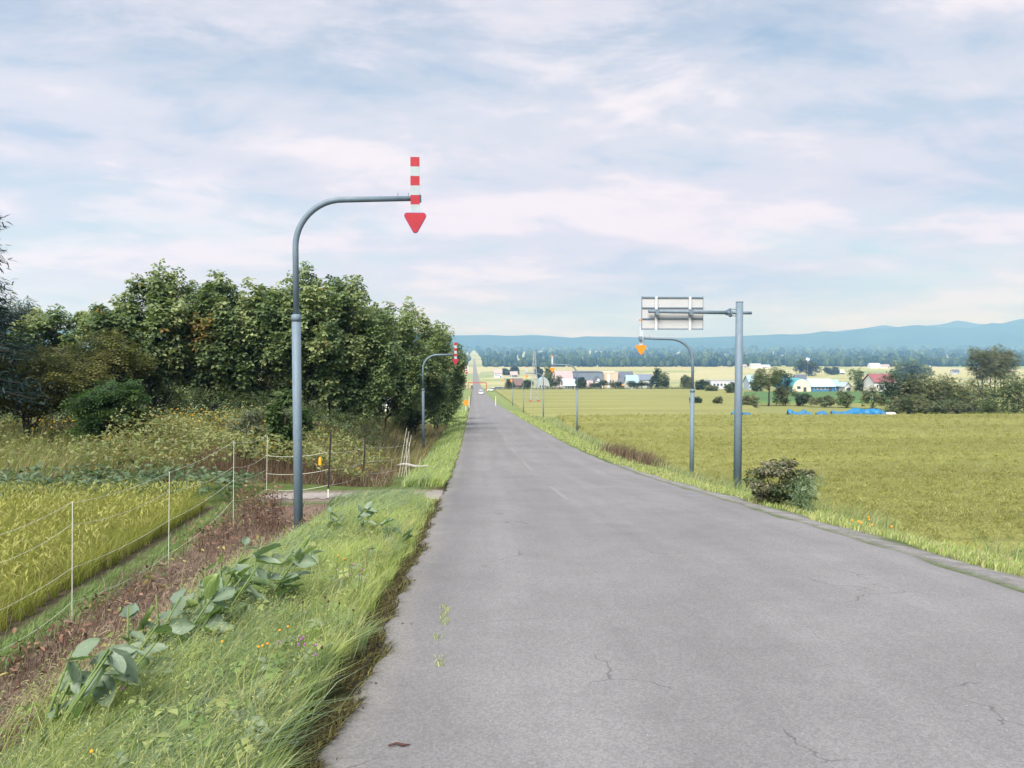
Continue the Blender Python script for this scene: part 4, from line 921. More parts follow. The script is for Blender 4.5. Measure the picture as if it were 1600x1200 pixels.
# ------------------------------------------------------------------ thicket and weeds left, beyond the track
def clump_template(nb, h, spread, wd, seed, seg=3):
    r_ = np.random.default_rng(seed); az = r_.uniform(0, 6.28, nb); az = np.where(r_.uniform(size=nb) < .45, r_.normal(.2, .7, nb), az)
    a, b_ = r_.uniform(0, spread, nb), r_.uniform(0, 6.28, nb)
    v, f, _ = blades(a*np.cos(b_), a*np.sin(b_), h*r_.uniform(.7, 1.08, nb), wd*r_.uniform(.7, 1.3, nb), az, r_.uniform(.25, .95, nb), np.zeros((nb, 3)), seg, np.zeros(nb), .9)
    return v, f
WEED = [(.20, .235, .085), (.25, .265, .11), (.16, .21, .075), (.30, .30, .15)]; BG = [(.10, .16, .085), (.13, .195, .11), (.08, .13, .065), (.18, .24, .15)]; BRN = [(.17, .11, .075), (.13, .08, .055), (.22, .16, .11), (.10, .065, .045)]
parts = []
# knotweed thicket right of centre (px 380..640)
kx = lambda x, y: (x > -9.5 - (y-19)*.28) & (x < -2.7 - (y-19)*.06) & (y < 33)
x, y = scatter(15000, -14, -2.4, 19.4, 33, kx); hm = 1.05 + .5*np.clip(wav(x, y, .9, 2), -1, 1) - .55*sstep(-4.6, -2.6, x)
parts.append(leaves_on(x, y, hm, .11, palette(len(x), WEED + [(.22, .17, .03), (.30, .18, .03)], [.27, .25, .2, .2, .06, .02]), zmin=.3))
x, y = scatter(5200, -14, -2.2, 19.4, 31, kx); parts.append(blades(x, y, rng.uniform(.3, 1.0, len(x)), .014, rng.normal(.2, 1.2, len(x)), rng.uniform(.1, .5, len(x)), palette(len(x), BRN), 2))
x, y = scatter(3800, -12, -1.8, 19.4, 27, lambda x, y: x < -2.0 - (y-19)*.08); parts.append(blades(x, y, rng.uniform(.15, .5, len(x)), .02, rng.uniform(0, 6.28, len(x)), rng.uniform(.5, 1.4, len(x)), palette(len(x), BRN + [(.30, .27, .2)]), 2))
stuff('thicket', parts, M['leaf'], 'tangled yellow-green knotweed thicket with brown stems beyond the track', 'thicket')
parts = []
x, y = scatter(9000, -24, -7.5, 19.2, 34, lambda x, y: (x < -6.5 - (y-17)*.25)); parts.append(blades(x, y, rng.uniform(.4, .95, len(x)), .022, rng.normal(.2, .7, len(x)), rng.uniform(.2, .8, len(x)), palette(len(x), [(.26, .27, .10), (.20, .24, .08), (.32, .31, .14), (.16, .21, .075)]), 3))
x, y = scatter(3400, -24, -7.5, 20, 34, lambda x, y: (x < -6.5 - (y-17)*.25)); parts.append(leaves_on(x, y, .75, .13, palette(len(x), WEED)))
x, y = scatter(500, -15, -7, 26, 33); parts.append(leaves_on(x, y, 1.0, .10, palette(len(x), [(.55, .35, .03), (.45, .30, .04)]), zmin=.75))
stuff('tall_weeds', parts, M['grass'], 'tall yellowish weeds and goldenrod below the left trees', 'weeds')
parts = []
x, y = scatter(5200, -17, -5.0, 16.7, 20.6, lambda x, y: (y < 19.2 + .5*np.sin(x*1.3)) & (x < -4.6)); parts.append(leaves_on(x, y, .52 + .15*wav(x, y, 1.6, 3), .15, palette(len(x), BG), zmin=.15))
stuff('broad_leaf_weeds', parts, M['leaf'], 'bluish green broad-leaved weeds behind the left rice field', 'weeds')
parts = []
q = hit(205, 690); x = q.x + rng.normal(0, .75, 1300); y = q.y + rng.normal(0, .5, 1300); parts.append(leaves_on(x, y, 1.0, .16, palette(1300, [(.11, .05, .035), (.15, .075, .05), (.08, .04, .03)]), T_LONG, .1))
parts.append(blades(x[:500], y[:500], rng.uniform(.5, 1.1, 500), .016, rng.uniform(0, 6.28, 500), rng.uniform(.1, .6, 500), palette(500, BRN), 2))
stuff('dead_weeds', parts, M['dry'], 'patch of withered red-brown weeds behind the left rice field', 'weeds')

parts = []
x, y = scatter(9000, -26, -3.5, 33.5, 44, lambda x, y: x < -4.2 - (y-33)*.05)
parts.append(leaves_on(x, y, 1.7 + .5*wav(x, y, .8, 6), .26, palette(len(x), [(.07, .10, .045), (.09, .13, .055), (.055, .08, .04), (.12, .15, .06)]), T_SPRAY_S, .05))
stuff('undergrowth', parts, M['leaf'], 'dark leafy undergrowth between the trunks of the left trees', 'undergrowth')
# ------------------------------------------------------------------ rice
RICE = [(.315, .335, .085), (.285, .32, .08), (.35, .35, .10), (.25, .29, .07), (.39, .38, .14)]
parts = []
gxr = np.arange(-13.8, -5.35, .27); gyr = np.arange(3.5, 16.35, .17); X, Y_ = np.meshgrid(gxr, gyr); X = X.ravel() + rng.normal(0, .03, X.size); Y_ = Y_.ravel() + rng.normal(0, .025, Y_.size)
pxs = 740 + F*X/Y_; k = pxs > -60; X, Y_ = X[k], Y_[k]
tms = [clump_template(30, .60, .065, .0105, s) for s in range(5)]
sel = rng.integers(5, size=len(X))
for t in range(5):
    k = sel == t; n = k.sum(); x, y = X[k], Y_[k]; v, f, c = replicate(*tms[t], rotm(rng.normal(0, .5, n), np.zeros(n), np.zeros(n)), np.stack([x, y, ground(x, y)-.02], -1), rng.uniform(.85, 1.15, n), palette(n, RICE, None, .12))
    parts.append((v, f, np.clip(c*rng.normal(1, .12, (len(c), 1)), .01, 1)))
def panicle_template(nb, h, seed, s=.12):
    r_ = np.random.default_rng(seed); a = r_.uniform(0, 6.28, nb); a = np.where(r_.uniform(size=nb) < .5, r_.normal(.2, .7, nb), a); d = r_.uniform(.03, .17, nb)
    v, f, _ = replicate(*T_DIAM, rotm(a, r_.uniform(.1, .8, nb), r_.normal(0, .5, nb)), np.stack([d*np.cos(a), d*np.sin(a), h*r_.uniform(.82, 1.08, nb)], -1), s*r_.uniform(.7, 1.3, nb), np.zeros((nb, 3))); return v, f
for t in range(5):
    k = sel == t; n = k.sum(); x, y = X[k], Y_[k]; parts.append(replicate(*panicle_template(16, .59, t, .095), rotm(rng.uniform(0, 1.2, n), np.zeros(n), np.zeros(n)), np.stack([x, y, ground(x, y)], -1), rng.uniform(.9, 1.12, n), palette(n, [(.355, .36, .105), (.33, .345, .095), (.39, .38, .13)], None, .1)))
o = stuff('rice_plants', parts, M['grass'], 'ripening yellow-green rice standing in the left paddy', 'rice')
parts = []
RICE2 = [(.26, .27, .08), (.29, .295, .094), (.235, .252, .074), (.325, .322, .122)]
for y0, y1, dens, hh, nb, wd in ((20.7, 34, 8.6, .5, 9, .03), (34, 55, 3.6, .5, 8, .05), (55, 90, 1.1, .5, 8, .1)):
    area = (y1-y0)*(y1*1.0); n = int(area*dens); x = rng.uniform(8.9, y1*.76 + 4, n); y = rng.uniform(y0, y1, n); k = (x > ed(y)-.1) & (x < y*.74 + 2); x, y = x[k], y[k]
    tms = [clump_template(nb, hh, .16, wd, 40+s, 2) for s in range(4)]; sel = rng.integers(4, size=len(x))
    for t in range(4):
        k = sel == t; n = k.sum(); z = right_z(y[k]) + .22
        band = 1 + .1*wav(x[k]*.15, y[k], .5, 2); v, f, c = replicate(*tms[t], rotm(rng.normal(0, .6, n), np.zeros(n), np.zeros(n)), np.stack([x[k], y[k], z], -1), rng.uniform(.8, 1.15, n), palette(n, RICE2, None, .1)*band[:, None]); parts.append((v, f, c))
        parts.append(replicate(*panicle_template(9, .44, 90+t, .085*(1 + y0*.016)), rotm(rng.uniform(0, 6, n), np.zeros(n), np.zeros(n)), np.stack([x[k], y[k], z], -1), rng.uniform(.75, 1.2, n), palette(n, [(.30, .305, .10), (.28, .288, .092), (.33, .325, .12)], None, .08)*band[:, None]))
stuff('rice_plants', parts, M['grass'], 'green-gold rice filling the field right of the road', 'rice')

# ------------------------------------------------------------------ verges
def dens_y(n, y0, y1, p=1.0):   # more blades near the camera
    u = rng.uniform(0, 1, n); a, b_ = y0**(-p), y1**(-p); return (a + (b_-a)*u)**(-1/p)
LG = [(.33, .42, .12), (.39, .47, .15), (.26, .36, .10), (.44, .48, .22), (.38, .43, .18)]
BLUEG = [(.18, .26, .14), (.23, .32, .19), (.14, .21, .105), (.28, .36, .24)]
parts = []
n = 68000; y = dens_y(n, 2.3, 16.6, .8); lim = .82 + .83*sstep(3.2, 9, y) + .2*wav(0*y, y, 1.1, 2); x = edge_l(y) - .17 + .13*sstep(5, 9, y) - rng.uniform(0, 1, n)**.9*lim - .07*np.abs(np.sin(y*2.7))
h = rng.uniform(.16, .40, n)*(.62 + .38*sstep(.1, .7, XL-x)); h *= (1 + .3*wav(x, y, 2.2, 5))*(1 - .4*sstep(12, 15.5, y)); w = (.0036 + .0005*y)*rng.uniform(.7, 1.4, n)
bl = palette(n, LG, None, .14); kk = (wav(x, y, 1.35, 4) + rng.normal(0, .25, n)) > .58; bl[kk] = palette(kk.sum(), BLUEG, None, .15); kk = rng.uniform(size=n) < .03; bl[kk] = palette(kk.sum(), [(.42, .36, .22), (.33, .25, .14)]); bl *= (1 + .22*wav(x, y, 1.9, 8))[:, None]
parts.append(blades(x, y, h, w, rng.normal(.5, .95, n), np.clip(rng.uniform(.12, .7, n) + .5*np.clip(wav(x, y, 1.6, 11), 0, 1), .1, 1.5), np.clip(bl, .01, 1), 2))
n = 14000; y = dens_y(n, 2.6, 16.6, .5); x = XL - .85 - .75*sstep(3.2, 9, y) - rng.normal(0, .24, n); h = rng.uniform(.22, .46, n)*(1 - .4*sstep(12, 15.5, y)); parts.append(blades(x, y, h, (.008 + .0007*y)*rng.uniform(.7, 1.4, n), rng.normal(.35, .45, n), rng.uniform(.6, 1.25, n), palette(n, BLUEG, None, .15), 3))
n = 7000; y = rng.uniform(11, 16.6, n); x = XL - rng.uniform(.4, 2.2, n); parts.append(blades(x, y, rng.uniform(.14, .34, n), .013*rng.uniform(.7, 1.3, n), rng.normal(.3, .4, n), rng.uniform(.6, 1.2, n), palette(n, BLUEG + LG[:2], None, .15), 3))
n = 2600; y = rng.uniform(12, 16.6, n); x = XL - rng.uniform(.7, 2.3, n); parts.append(blades(x, y, rng.uniform(.22, .44, n), .022*rng.uniform(.6, 1.3, n), rng.normal(.2, .35, n), rng.uniform(.7, 1.3, n), palette(n, BLUEG + [(.30, .38, .27)], None, .15), 3))
tms = [clump_template(16, .36, .03, .008, 70+s, 2) for s in range(4)]
for t in range(4):
    n = 420; y = dens_y(n, 2.6, 16, .8); x = edge_l(y) - .15 - rng.uniform(0, 1, n)*(.7 + .8*sstep(3.2, 9, y)); parts.append(replicate(*tms[t], rotm(rng.normal(0, .8, n), np.zeros(n), np.zeros(n)), np.stack([x, y, ground(x, y)], -1), rng.uniform(.7, 1.25, n), palette(n, LG + BLUEG[:2] + [(.40, .38, .20)], None, .15)))
    n = 170; y = dens_y(n, 2.6, 14, .8); x = edge_l(y) - .2 - rng.uniform(0, 1, n)*(.6 + .8*sstep(3.2, 9, y)); parts.append(replicate(*T_ROS, rotm(rng.uniform(0, 6.28, n), rng.normal(0, .3, n), rng.normal(0, .3, n)), np.stack([x, y, ground(x, y) + rng.uniform(.12, .3, n)], -1), rng.uniform(.05, .12, n), palette(n, [(.20, .30, .10), (.27, .36, .12), (.33, .38, .15), (.24, .3, .2)], None, .2)))
# seed heads: thin stalk plus tiny feathery spikelets
n = 1500; y = dens_y(n, 2.6, 15, .8); x = edge_l(y) - .25 - rng.uniform(0, 1.5, n); h = rng.uniform(.36, .58, n); az = rng.normal(.5, .5, n); ln = rng.uniform(.3, .7, n); parts.append(blades(x, y, h, .003 + .0004*y, az, ln, palette(n, [(.30, .34, .12), (.36, .36, .17)]), 3))
tipx, tipy = x + np.cos(az)*ln*h*.9, y + np.sin(az)*ln*h*.9
for r_ in range(10):
    t = rng.uniform(.72, 1.0, n); px_, py_ = x + np.cos(az)*ln*h*t**2, y + np.sin(az)*ln*h*t**2; pz_ = ground(x, y) + h*(t - .6*np.clip(ln, 0, 1.2)*t**3*.5)
    parts.append(replicate(*T_DIAM, rotm(rng.uniform(0, 6.28, n), rng.normal(-.4, .4, n), rng.normal(0, .5, n)), np.stack([px_, py_, pz_], -1), rng.uniform(.010, .022, n)*(1 + y*.05), palette(n, [(.36, .40, .16), (.40, .43, .19), (.31, .36, .13)])))
# clover and dandelion-like small leaves in the sward
n = 3500; y = dens_y(n, 2.4, 16, .8); x = edge_l(y) - .15 - rng.uniform(0, 1.7, n); k = wav(x, y, 3.3, 9) > .05; x, y = x[k], y[k]; parts.append(leaves_on(x, y, .2, .04 + .0*x, palette(len(x), [(.16, .27, .08), (.2, .31, .09), (.12, .21, .07)]), T_LEAF, .3))
stuff('verge_grass', parts, M['grass'], 'windblown bright green grass on the left verge', 'grass')
# mossy edge
parts = []
n = 13000; y = dens_y(n, 2.3, 16, 1.0); x = edge_l(y) + .06 - rng.uniform(0, 1, n)**1.3*(.34 - .14*sstep(5, 9, y)); k_ = wav(x*.2, y, 1.5, 3) > -.35; x, y = x[k_], y[k_]; n = len(x); parts.append(blades(x, y, rng.uniform(.015, .07, n), .007*rng.uniform(.6, 1.5, n), rng.normal(0, 1.6, n), rng.uniform(.6, 2.2, n), palette(n, [(.05, .042, .025), (.09, .075, .03), (.14, .12, .035), (.035, .028, .02), (.17, .16, .05)]), 2, ground(x, y) + .045))
stuff('moss_fringe', parts, M['dry'], 'dark mossy fringe creeping over the left asphalt edge', 'moss')
parts = []
def deadk(x, y): d = XL-x + .25*wav(x, y, 2.3, 3)*.25*1.6; return (d > 1.75) & (d < 4.12)
n = 26000; y = dens_y(n, 3.2, 16.4, .5); x = XL - rng.uniform(1.6, 4.3, n); k = deadk(x, y); x, y = x[k], y[k]; n = len(x)
DEAD = [(.20, .145, .11), (.155, .11, .085), (.25, .19, .145), (.115, .08, .062), (.29, .235, .175)]
parts.append(blades(x, y, rng.uniform(.06, .30, n)*(1 + .6*wav(x, y, 1.7, 3)), .007*rng.uniform(.7, 1.5, n), rng.normal(.3, 1.3, n), rng.uniform(.4, 1.5, n), palette(n, DEAD, None, .2)*(1 + .35*wav(x, y, 1.9, 6))[:, None], 2))
n = 2600; y = rng.uniform(5, 16, n); x = XL - rng.uniform(1.8, 3.9, n); k = (wav(x, y, 1.5, 12) > .1); x, y = x[k], y[k]; parts.append(leaves_on(x, y, .36, .1, palette(len(x), DEAD[:4]), T_LONG, .05))
for n, (qx, qy), s_, hh in ((260, (400, 800), .55, .55), (160, (330, 850), .5, .35), (140, (190, 960), .45, .3), (120, (60, 1040), .4, .3), (160, (420, 830), .4, .5)):
    q = hit(qx, qy); x = q.x + rng.normal(0, s_*.5, n); y = q.y + rng.normal(0, s_, n); parts.append(blades(x, y, rng.uniform(.4, 1, n)*hh, .012, rng.uniform(0, 6.28, n), rng.uniform(.1, .7, n), palette(n, [(.13, .07, .05), (.19, .11, .08), (.08, .05, .04)]), 2))
    parts.append(leaves_on(x, y, hh, .07, palette(n, [(.16, .09, .06), (.22, .13, .09), (.10, .06, .045)]), T_LEAF, .2))
n = 700; y = rng.uniform(4, 16, n); x = XL - rng.uniform(1.5, 4.0, n); k = wav(x, y, 2.7, 21) > .25; x, y = x[k], y[k]; parts.append(leaves_on(x, y, .16, .07, palette(len(x), [(.22, .27, .09), (.17, .24, .09), (.36, .33, .10)]), T_LEAF, .1))
stuff('dead_grass', parts, M['dry'], 'dead reddish-brown weeds on the bank below the left verge', 'dead grass')
parts = []
n = 9000; y = dens_y(n, 5.5, 16.4, .3); x = XL - 4.22 + rng.normal(0, .13, n); k = (wav(x, y, .9, 7) > -.35) & (XL - x < 4.58); x, y = x[k], y[k]; n = len(x)
parts.append(blades(x, y, rng.uniform(.05, .2, n), .012, rng.normal(.3, .9, n), rng.uniform(.3, 1.1, n), palette(n, [(.20, .29, .11), (.25, .33, .14), (.16, .24, .09)]), 2))
n = 900; y = rng.uniform(6, 16, n); x = XL - rng.uniform(2.2, 4.3, n); k = wav(x, y, 2.1, 2) > .35; x, y = x[k], y[k]; parts.append(leaves_on(x, y, .12, .1, palette(len(x), [(.16, .22, .07), (.12, .19, .07), (.30, .28, .06)]), T_LEAF, .1))
stuff('bund_grass', parts, M['grass'], 'short green grass along the paddy edge below the fence', 'grass')
# left verge beyond the track
parts = []
n = 15000; y = dens_y(n, 18.9, 110, .7); x = XL - .06 - rng.uniform(0, 1, n)*(.7 + .022*np.clip(y-18, 0, 60))*1.35; parts.append(blades(x, y, rng.uniform(.12, .42, n), .012 + .0009*y, rng.normal(.4, .8, n), rng.uniform(.2, .9, n), palette(n, LG + BLUEG[:2], None, .15), 2))
n = 5000; y = rng.uniform(36, 75, n); x = XL - 1.8 - rng.uniform(0, 5, n); parts.append(blades(x, y, rng.uniform(.5, 1.1, n), .05, rng.normal(.3, .8, n), rng.uniform(.2, .7, n), palette(n, [(.30, .24, .15), (.24, .22, .10), (.20, .22, .07), (.33, .28, .19)]), 2))
stuff('verge_grass', parts, M['grass'], 'green and straw-coloured grass along the left verge beyond the track', 'grass')
# right verge and slope
parts = []
n = 29000; y = dens_y(n, 5.8, 120, .55); lo = .62 - .5*sstep(16, 34, y); x = edge_r(y) + lo + rng.uniform(0, 1, n)**1.2*(1.9) + .12*np.sin(y*1.9) ; k = ~((np.abs(x-6.95) < .7) & (np.abs(y-11.7) < 1.3) & (rng.uniform(size=n) < .93)); x, y = x[k], y[k]; n = len(x)
parts.append(blades(x, y, rng.uniform(.03, .14, n), .008 + .0009*y, rng.normal(.4, 1, n), rng.uniform(.2, 1, n), palette(n, LG + [(.40, .40, .16), (.26, .32, .15), (.42, .37, .22)], None, .16), 2))
n = 19000; y = dens_y(n, 6, 100, .4); x = XR + 1.7 + rng.uniform(0, 1, n)*2.6; k = ~((x < 7.7) & (np.abs(y-11.7) < 1.2)); x, y = x[k], y[k]; n = len(x); parts.append(blades(x, y, rng.uniform(.2, .52, n), .006 + .0007*y, rng.normal(.35, .6, n), rng.uniform(.3, 1, n), palette(n, [(.28, .34, .14), (.24, .31, .12), (.35, .37, .19), (.40, .37, .23), (.19, .26, .11)], None, .15), 2))
n = 18000; y = rng.uniform(5.5, 21.5, n); x = XR + 1.4 + rng.uniform(0, 10.5, n); k = (x < y*.8 + 2) & ~((x < 7.7) & (np.abs(y-11.7) < 1.2)); x, y = x[k], y[k]; n = len(x); parts.append(blades(x, y, rng.uniform(.2, .55, n), .010*rng.uniform(.7, 1.4, n), rng.normal(.4, .7, n), rng.uniform(.3, 1, n), palette(n, [(.20, .28, .10), (.25, .32, .12), (.16, .23, .085), (.32, .35, .16)], None, .16), 2))
n = 900; y = rng.uniform(30, 40, n); x = 7.0 + rng.normal(0, .45, n); parts.append(blades(x, y, rng.uniform(.4, .8, n), .03, rng.normal(.3, .9, n), rng.uniform(.2, .7, n), palette(n, [(.16, .10, .08), (.20, .14, .10), (.12, .10, .06)]), 2))
stuff('verge_grass', parts, M['grass'], 'green verge and pale slope grass on the right of the road', 'grass')
parts = []
n = 500
for (px, py) in ((697, 965), (694, 985), (684, 1010), (688, 1052), (692, 975)):
    q = hit(px, py); m = 26; x = q.x + rng.normal(0, .018, m); y = q.y + rng.normal(0, .05, m); parts.append(blades(x, y, rng.uniform(.015, .05, m), .006, rng.normal(0, 1.5, m), rng.uniform(.4, 1.4, m), palette(m, LG + [(.28, .26, .06)]), 2, road_z(y)-.004))
stuff('crack_weeds', parts, M['grass'], 'tiny green tufts growing in the pavement joint', 'weeds')

# shrub beside the thick post
b_ = hit(1212, 790); h = at(1212, 722, b_.y).z - b_.z
tree('roadside_shrub', 'dark leafy shrub with pale tips beside the thick post', b_, h*1.05, .74, .65, .05, [(.09, .12, .06), (.12, .15, .07), (.065, .09, .045), (.22, .21, .14), (.34, .31, .24)], 40, 110, .085, T_LEAF, .02, (.1, 0), stems=6, seed=77, wts=[.27, .27, .12, .2, .14], clump_r=.2, cat='shrub')
for l, px, py, hh, r, pal, tm in (('tall green broad weed right of the dark shrub', 1250, 800, .75, .35, BLUEG, T_LONG), ('clump of straw-coloured dry grass beside the yellow flowers', 1385, 822, .6, .3, [(.36, .28, .16), (.30, .2, .1), (.40, .33, .2)], T_LONG), ('bushy green weed at the lower right edge', 1572, 872, .32, .3, [(.21, .29, .11), (.26, .33, .13)], T_LEAF)):
    b_ = hit(px, py); tree('roadside_weed', l, b_, hh, r, r, .05, pal, 14, 90, .09, tm, .008, (.1, 0), stems=4, seed=int(px), clump_r=.35, cat='weed')

# ------------------------------------------------------------------ big-leaved plants
def big_leaf_mesh(seed):
    r_ = random.Random(seed); n, m = 7, 5; mb = MB(); cup = r_.uniform(.05, .22); bend = r_.uniform(-.35, .05); asym = r_.uniform(-.1, .1)
    for i in range(n+1):
        t = i/n; wd = .36*math.sin(math.pi*min(1, t*.93+.07))**.75*(1-.25*t) + .0
        if i == n: wd = .004
        for j in range(m):
            s = (j/(m-1))*2-1; mb.v.append((t - (.05*(1-t) if abs(s) > .6 and i == 0 else 0), s*wd + asym*t*t, bend*t*t + cup*s*s*(1-.4*t) + .018*math.sin(t*16+s*3)*abs(s)))
    for i in range(n):
        for j in range(m-1): a = i*m+j; mb.f.append((a, a+1, a+m+1, a+m))
    me = bpy.data.meshes.new('leaf'); me.from_pydata(mb.v, [], mb.f); me.update(); me.polygons.foreach_set('use_smooth', np.ones(len(me.polygons), bool)); return me
def bigleaf_mat(name, c0, c1):
    m, nt, b = mat_new(name); c = coords(nt, (3, 10, 1)); n = noise(nt, 2.5, 5, c); g = nt.nodes.new('ShaderNodeNewGeometry')
    tc_ = nt.nodes.new('ShaderNodeTexCoord'); sx_ = nt.nodes.new('ShaderNodeSeparateXYZ'); nt.links.new(tc_.outputs['Object'], sx_.inputs[0])
    def mth(op, a, b_=None):
        q = nt.nodes.new('ShaderNodeMath'); q.operation = op
        for i, v in enumerate((a, b_)):
            if v is None: continue
            if isinstance(v, (int, float)): q.inputs[i].default_value = v
            else: nt.links.new(v, q.inputs[i])
        return q.outputs[0]
    ay = mth('ABSOLUTE', sx_.outputs[1]); vein = mth('FRACT', mth('MULTIPLY', mth('SUBTRACT', sx_.outputs[0], mth('MULTIPLY', ay, .7)), 8.0))
    vv = mth('MAXIMUM', ramp(nt, vein, [(.0, .55), (.12, 0.)]), ramp(nt, ay, [(.008, .9), (.02, 0.)])); blem = ramp(nt, noise(nt, 5, 3, coords(nt)), [(.62, 0.), (.72, .55)])
    top = mixc(nt, vv, ramp(nt, n, [(.3, c0), (.7, c1)]), tuple(min(1, v*1.35) for v in c1)); top = mixc(nt, blem, top, (.30, .27, .10)); und = (.19, .255, .175); col = mixc(nt, g.outputs['Backfacing'], top, und)
    nt.links.new(col, b.inputs['Base Color']); b.inputs['Roughness'].default_value = .42; t = nt.nodes.new('ShaderNodeBsdfTranslucent'); nt.links.new(mixc(nt, 1, col, (.9, 1.15, .5), 'MULTIPLY'), t.inputs[0]); mx = nt.nodes.new('ShaderNodeMixShader'); mx.inputs[0].default_value = .28
    nt.links.new(b.outputs[0], mx.inputs[1]); nt.links.new(t.outputs[0], mx.inputs[2]); nt.links.new(mx.outputs[0], nt.nodes['Material Output'].inputs[0]); bump(nt, b, n, .3, .02); return m
LM = [bigleaf_mat('big_leaf', (.14, .215, .10), (.21, .295, .155)), bigleaf_mat('big_leaf_light', (.23, .33, .10), (.30, .39, .15)), bigleaf_mat('big_leaf_grey', (.28, .36, .27), (.36, .43, .35))]
LME = []
for i in range(9):
    me = big_leaf_mesh(i); me.materials.append(LM[(0, 0, 1, 0, 2, 1, 0, 2, 0)[i]]); LME.append(me)
def big_plant(label, px, py, nl, size, seed, hh=.55):
    d_up = hh*.75; b_ = hit(px, py, d_up); r_ = random.Random(seed); root = thing('knotweed_plant', b_, label, 'plant', 'broad-leaved plants along the bank')
    nl = int(nl*2.8); ns = 4 + (nl > 26)
    for s in range(ns):
        a = r_.uniform(0, 6.28); tip = Vector((.2*math.cos(a)+.14, .24*math.sin(a), hh*r_.uniform(.6, 1.05))); pts = [Vector((.05*math.cos(a), .05*math.sin(a), -.05)), tip*.5 + Vector((-.02, 0, 0)), tip]
        MB().tube(pts, [.010, .008, .005], 6).build('stem', M['stem'], root, True)
        for k in range(nl//ns):
            t = r_.uniform(.3, 1.0); p = pts[0].lerp(pts[2], t); o = link('leaf', LME[r_.randrange(9)], None, root); yaw = r_.gauss(.25, .95); 
            o.location = p; o.rotation_euler = (r_.gauss(0, .6), r_.gauss(-.1, .5), yaw); k_ = size*.7*r_.uniform(.6, 1.15); o.scale = (k_, k_*r_.uniform(.75, 1), k_)
for i, (l, px, py, nl, s, hh) in enumerate((
    ('lowest broad-leaved plant at the bottom left corner', 44, 1085, 12, .25, .55), ('broad-leaved plant second from the bottom left corner', 140, 1020, 11, .23, .55), ('small broad-leaved plant with pale leaves right of the second one', 165, 1035, 7, .2, .4),
    ('broad-leaved plant with a large pale leaf above the fence rod foot', 208, 985, 9, .24, .5), ('dense broad-leaved plant in the middle of the bank row', 262, 952, 12, .25, .55), ('broad-leaved plant hanging over the brown bank, mid row', 300, 930, 10, .24, .5),
    ('broad-leaved plant with stacked flat leaves under the second rod', 328, 912, 12, .25, .6), ('light green broad-leaved plant next to the stacked one', 362, 905, 9, .24, .5), ('large dark broad-leaved plant left below the nearest pole', 398, 885, 13, .28, .65),
    ('broad-leaved plant at the foot of the nearest pole', 435, 862, 9, .24, .5), ('broad-leaved plant amid the blue-green grass right of the pole', 560, 812, 9, .24, .45), ('broad-leaved plant nearest the asphalt beyond the pole', 602, 826, 7, .24, .4), ('light leafy plant by the track right of the pole', 520, 812, 8, .22, .45), ('pale-leaved plant between the two lowest plants of the row', 95, 1058, 9, .22, .45), ('broad-leaved plant crowding the middle of the row from below', 240, 985, 9, .22, .4), ('low broad-leaved plant in front of the large dark one', 372, 925, 9, .22, .4), ('broad-leaved plant just above the light green one, by the bank', 350, 880, 8, .22, .45))):
    big_plant(l, px, py, nl, s, i*13+1, hh)

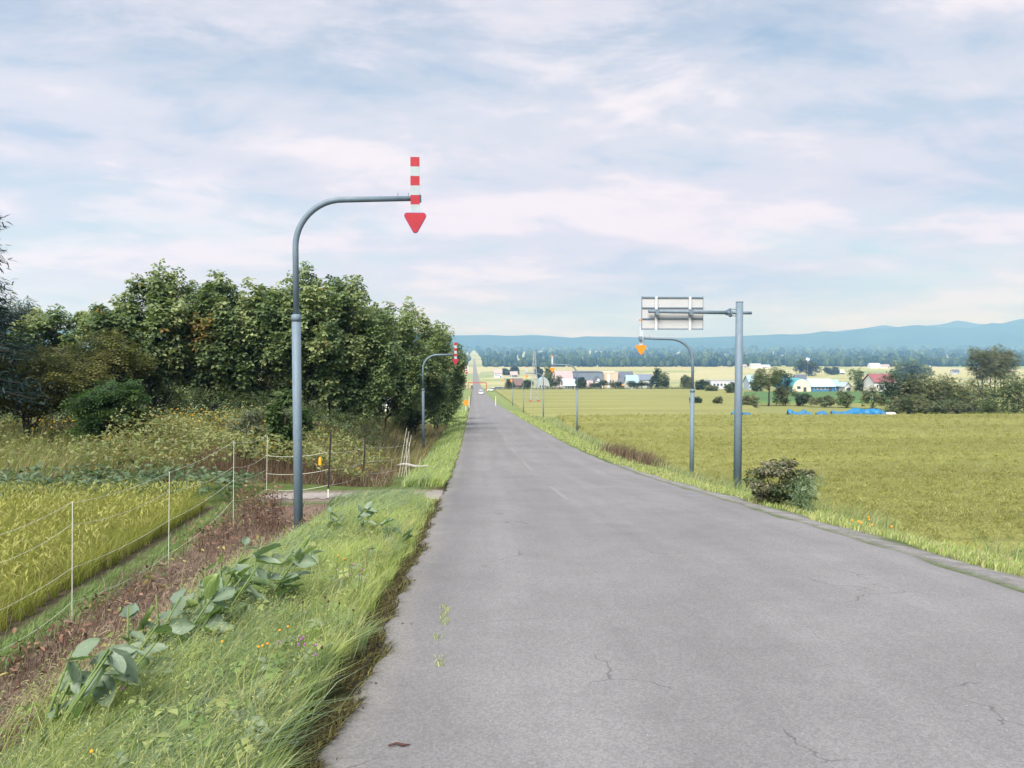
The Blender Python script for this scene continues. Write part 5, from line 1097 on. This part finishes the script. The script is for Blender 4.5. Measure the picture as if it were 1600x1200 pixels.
# ------------------------------------------------------------------ flowers and small finds
sph_v, sph_f = BL[1]
def flower(name, label, px, py, mat, r, hh, group):
    b_ = hit(px, py, hh); root = thing(name, b_, label, 'flower', group); MB().tube([(-.06, 0, 0), (-.01, 0, hh*.7), (0, 0, hh)], .003, 4).build('stem', M['stem'], root)
    me = bpy.data.meshes.new('flower_head'); me.from_pydata([tuple(q*np.array([r, r, r*.85]) + np.array([0, 0, hh])) for q in sph_v], [], [tuple(q) for q in sph_f]); link('flower_head', me, mat, root)
for px, py in ((435, 1004), (467, 996), (474, 997), (466, 1007), (476, 1008), (493, 1009), (493, 1023), (470, 1000), (192, 1077), (526, 891), (550, 882), (566, 890), (562, 898), (546, 898)): flower('clover_flower', 'purple clover head among the left verge grass', px, py, M['purple'], .009, .36, 'purple clover heads')
for px, py in ((410, 1009), (418, 1007), (404, 1011), (347, 1004), (437, 985), (450, 980), (143, 1177), (528, 868), (538, 873), (455, 895)): flower('hawkweed_flower', 'orange hawkweed flower among the left verge grass', px, py, M['orangeflower'], .008, .36, 'orange hawkweed flowers')
for px, py in ((508, 934), (513, 940), (473, 941), (457, 938), (503, 1013), (530, 943), (552, 954), (200, 1052)): flower('seed_head', 'dark brown withered seed head among the left verge grass', px, py, M['browncone'], .010, .38, 'brown seed heads')
for px, py in ((1331, 813), (1341, 815), (1346, 817), (1357, 808), (1358, 812), (1362, 820), (1393, 823), (1365, 806)): flower('yellow_flower', 'yellow flower on the right verge before the rice', px, py, M['orangeflower'], .017, .2, 'yellow flowers on the right verge')
for i in range(46):                     # clods and pebbles along the edge
    y = float(dens_y(1, 2.6, 13, 1.2)[0]); x = float(edge_l(y)) + rnd.uniform(-.05, .14)*(1 if i % 3 else 2.2); r = rnd.uniform(.004, .013)
    me = bpy.data.meshes.new('pebble'); me.from_pydata([tuple(q*np.array([r, r*.8, r*.6])) for q in sph_v], [], [tuple(q) for q in sph_f]); o = link('pebble', me, M['stone'] if i % 2 else M['soil_clod'], loc=(x, y, float(road_z(y)) - .008 + r*.3)); tag(o, 'small dark pebble or clod at the left asphalt edge', 'pebble', 'pebbles at the asphalt edge')
q = hit(623, 1190); tag(MB().tube([(-.05, 0, .008), (-.01, .012, .012), (.02, .0, .01), (.055, .01, .006)], [.004, .006, .007, .002], 6).build('twig', M['browncone'], None, True, (q.x, q.y, float(road_z(q.y))-.004)), 'short dark twig on the asphalt at the bottom', 'twig')
q = hit(602, 980); tag(MB().tube([(0, -.12, .012), (.015, 0, .02), (.0, .13, .008)], [.003, .006, .004], 6).build('twig', M['browncone'], None, True, (q.x, q.y, float(road_z(q.y))-.006)), 'thin reddish twig near the left asphalt edge', 'twig')
q = hit(460, 1166, .05); tag(MB().prism([(-.02, 0), (.018, .008), (.02, .018), (-.017, .011)], -.007, .007).build('litter', C_('white'), None, False, (q.x, q.y, q.z+.05)), 'scrap of white litter in the mossy fringe', 'litter')
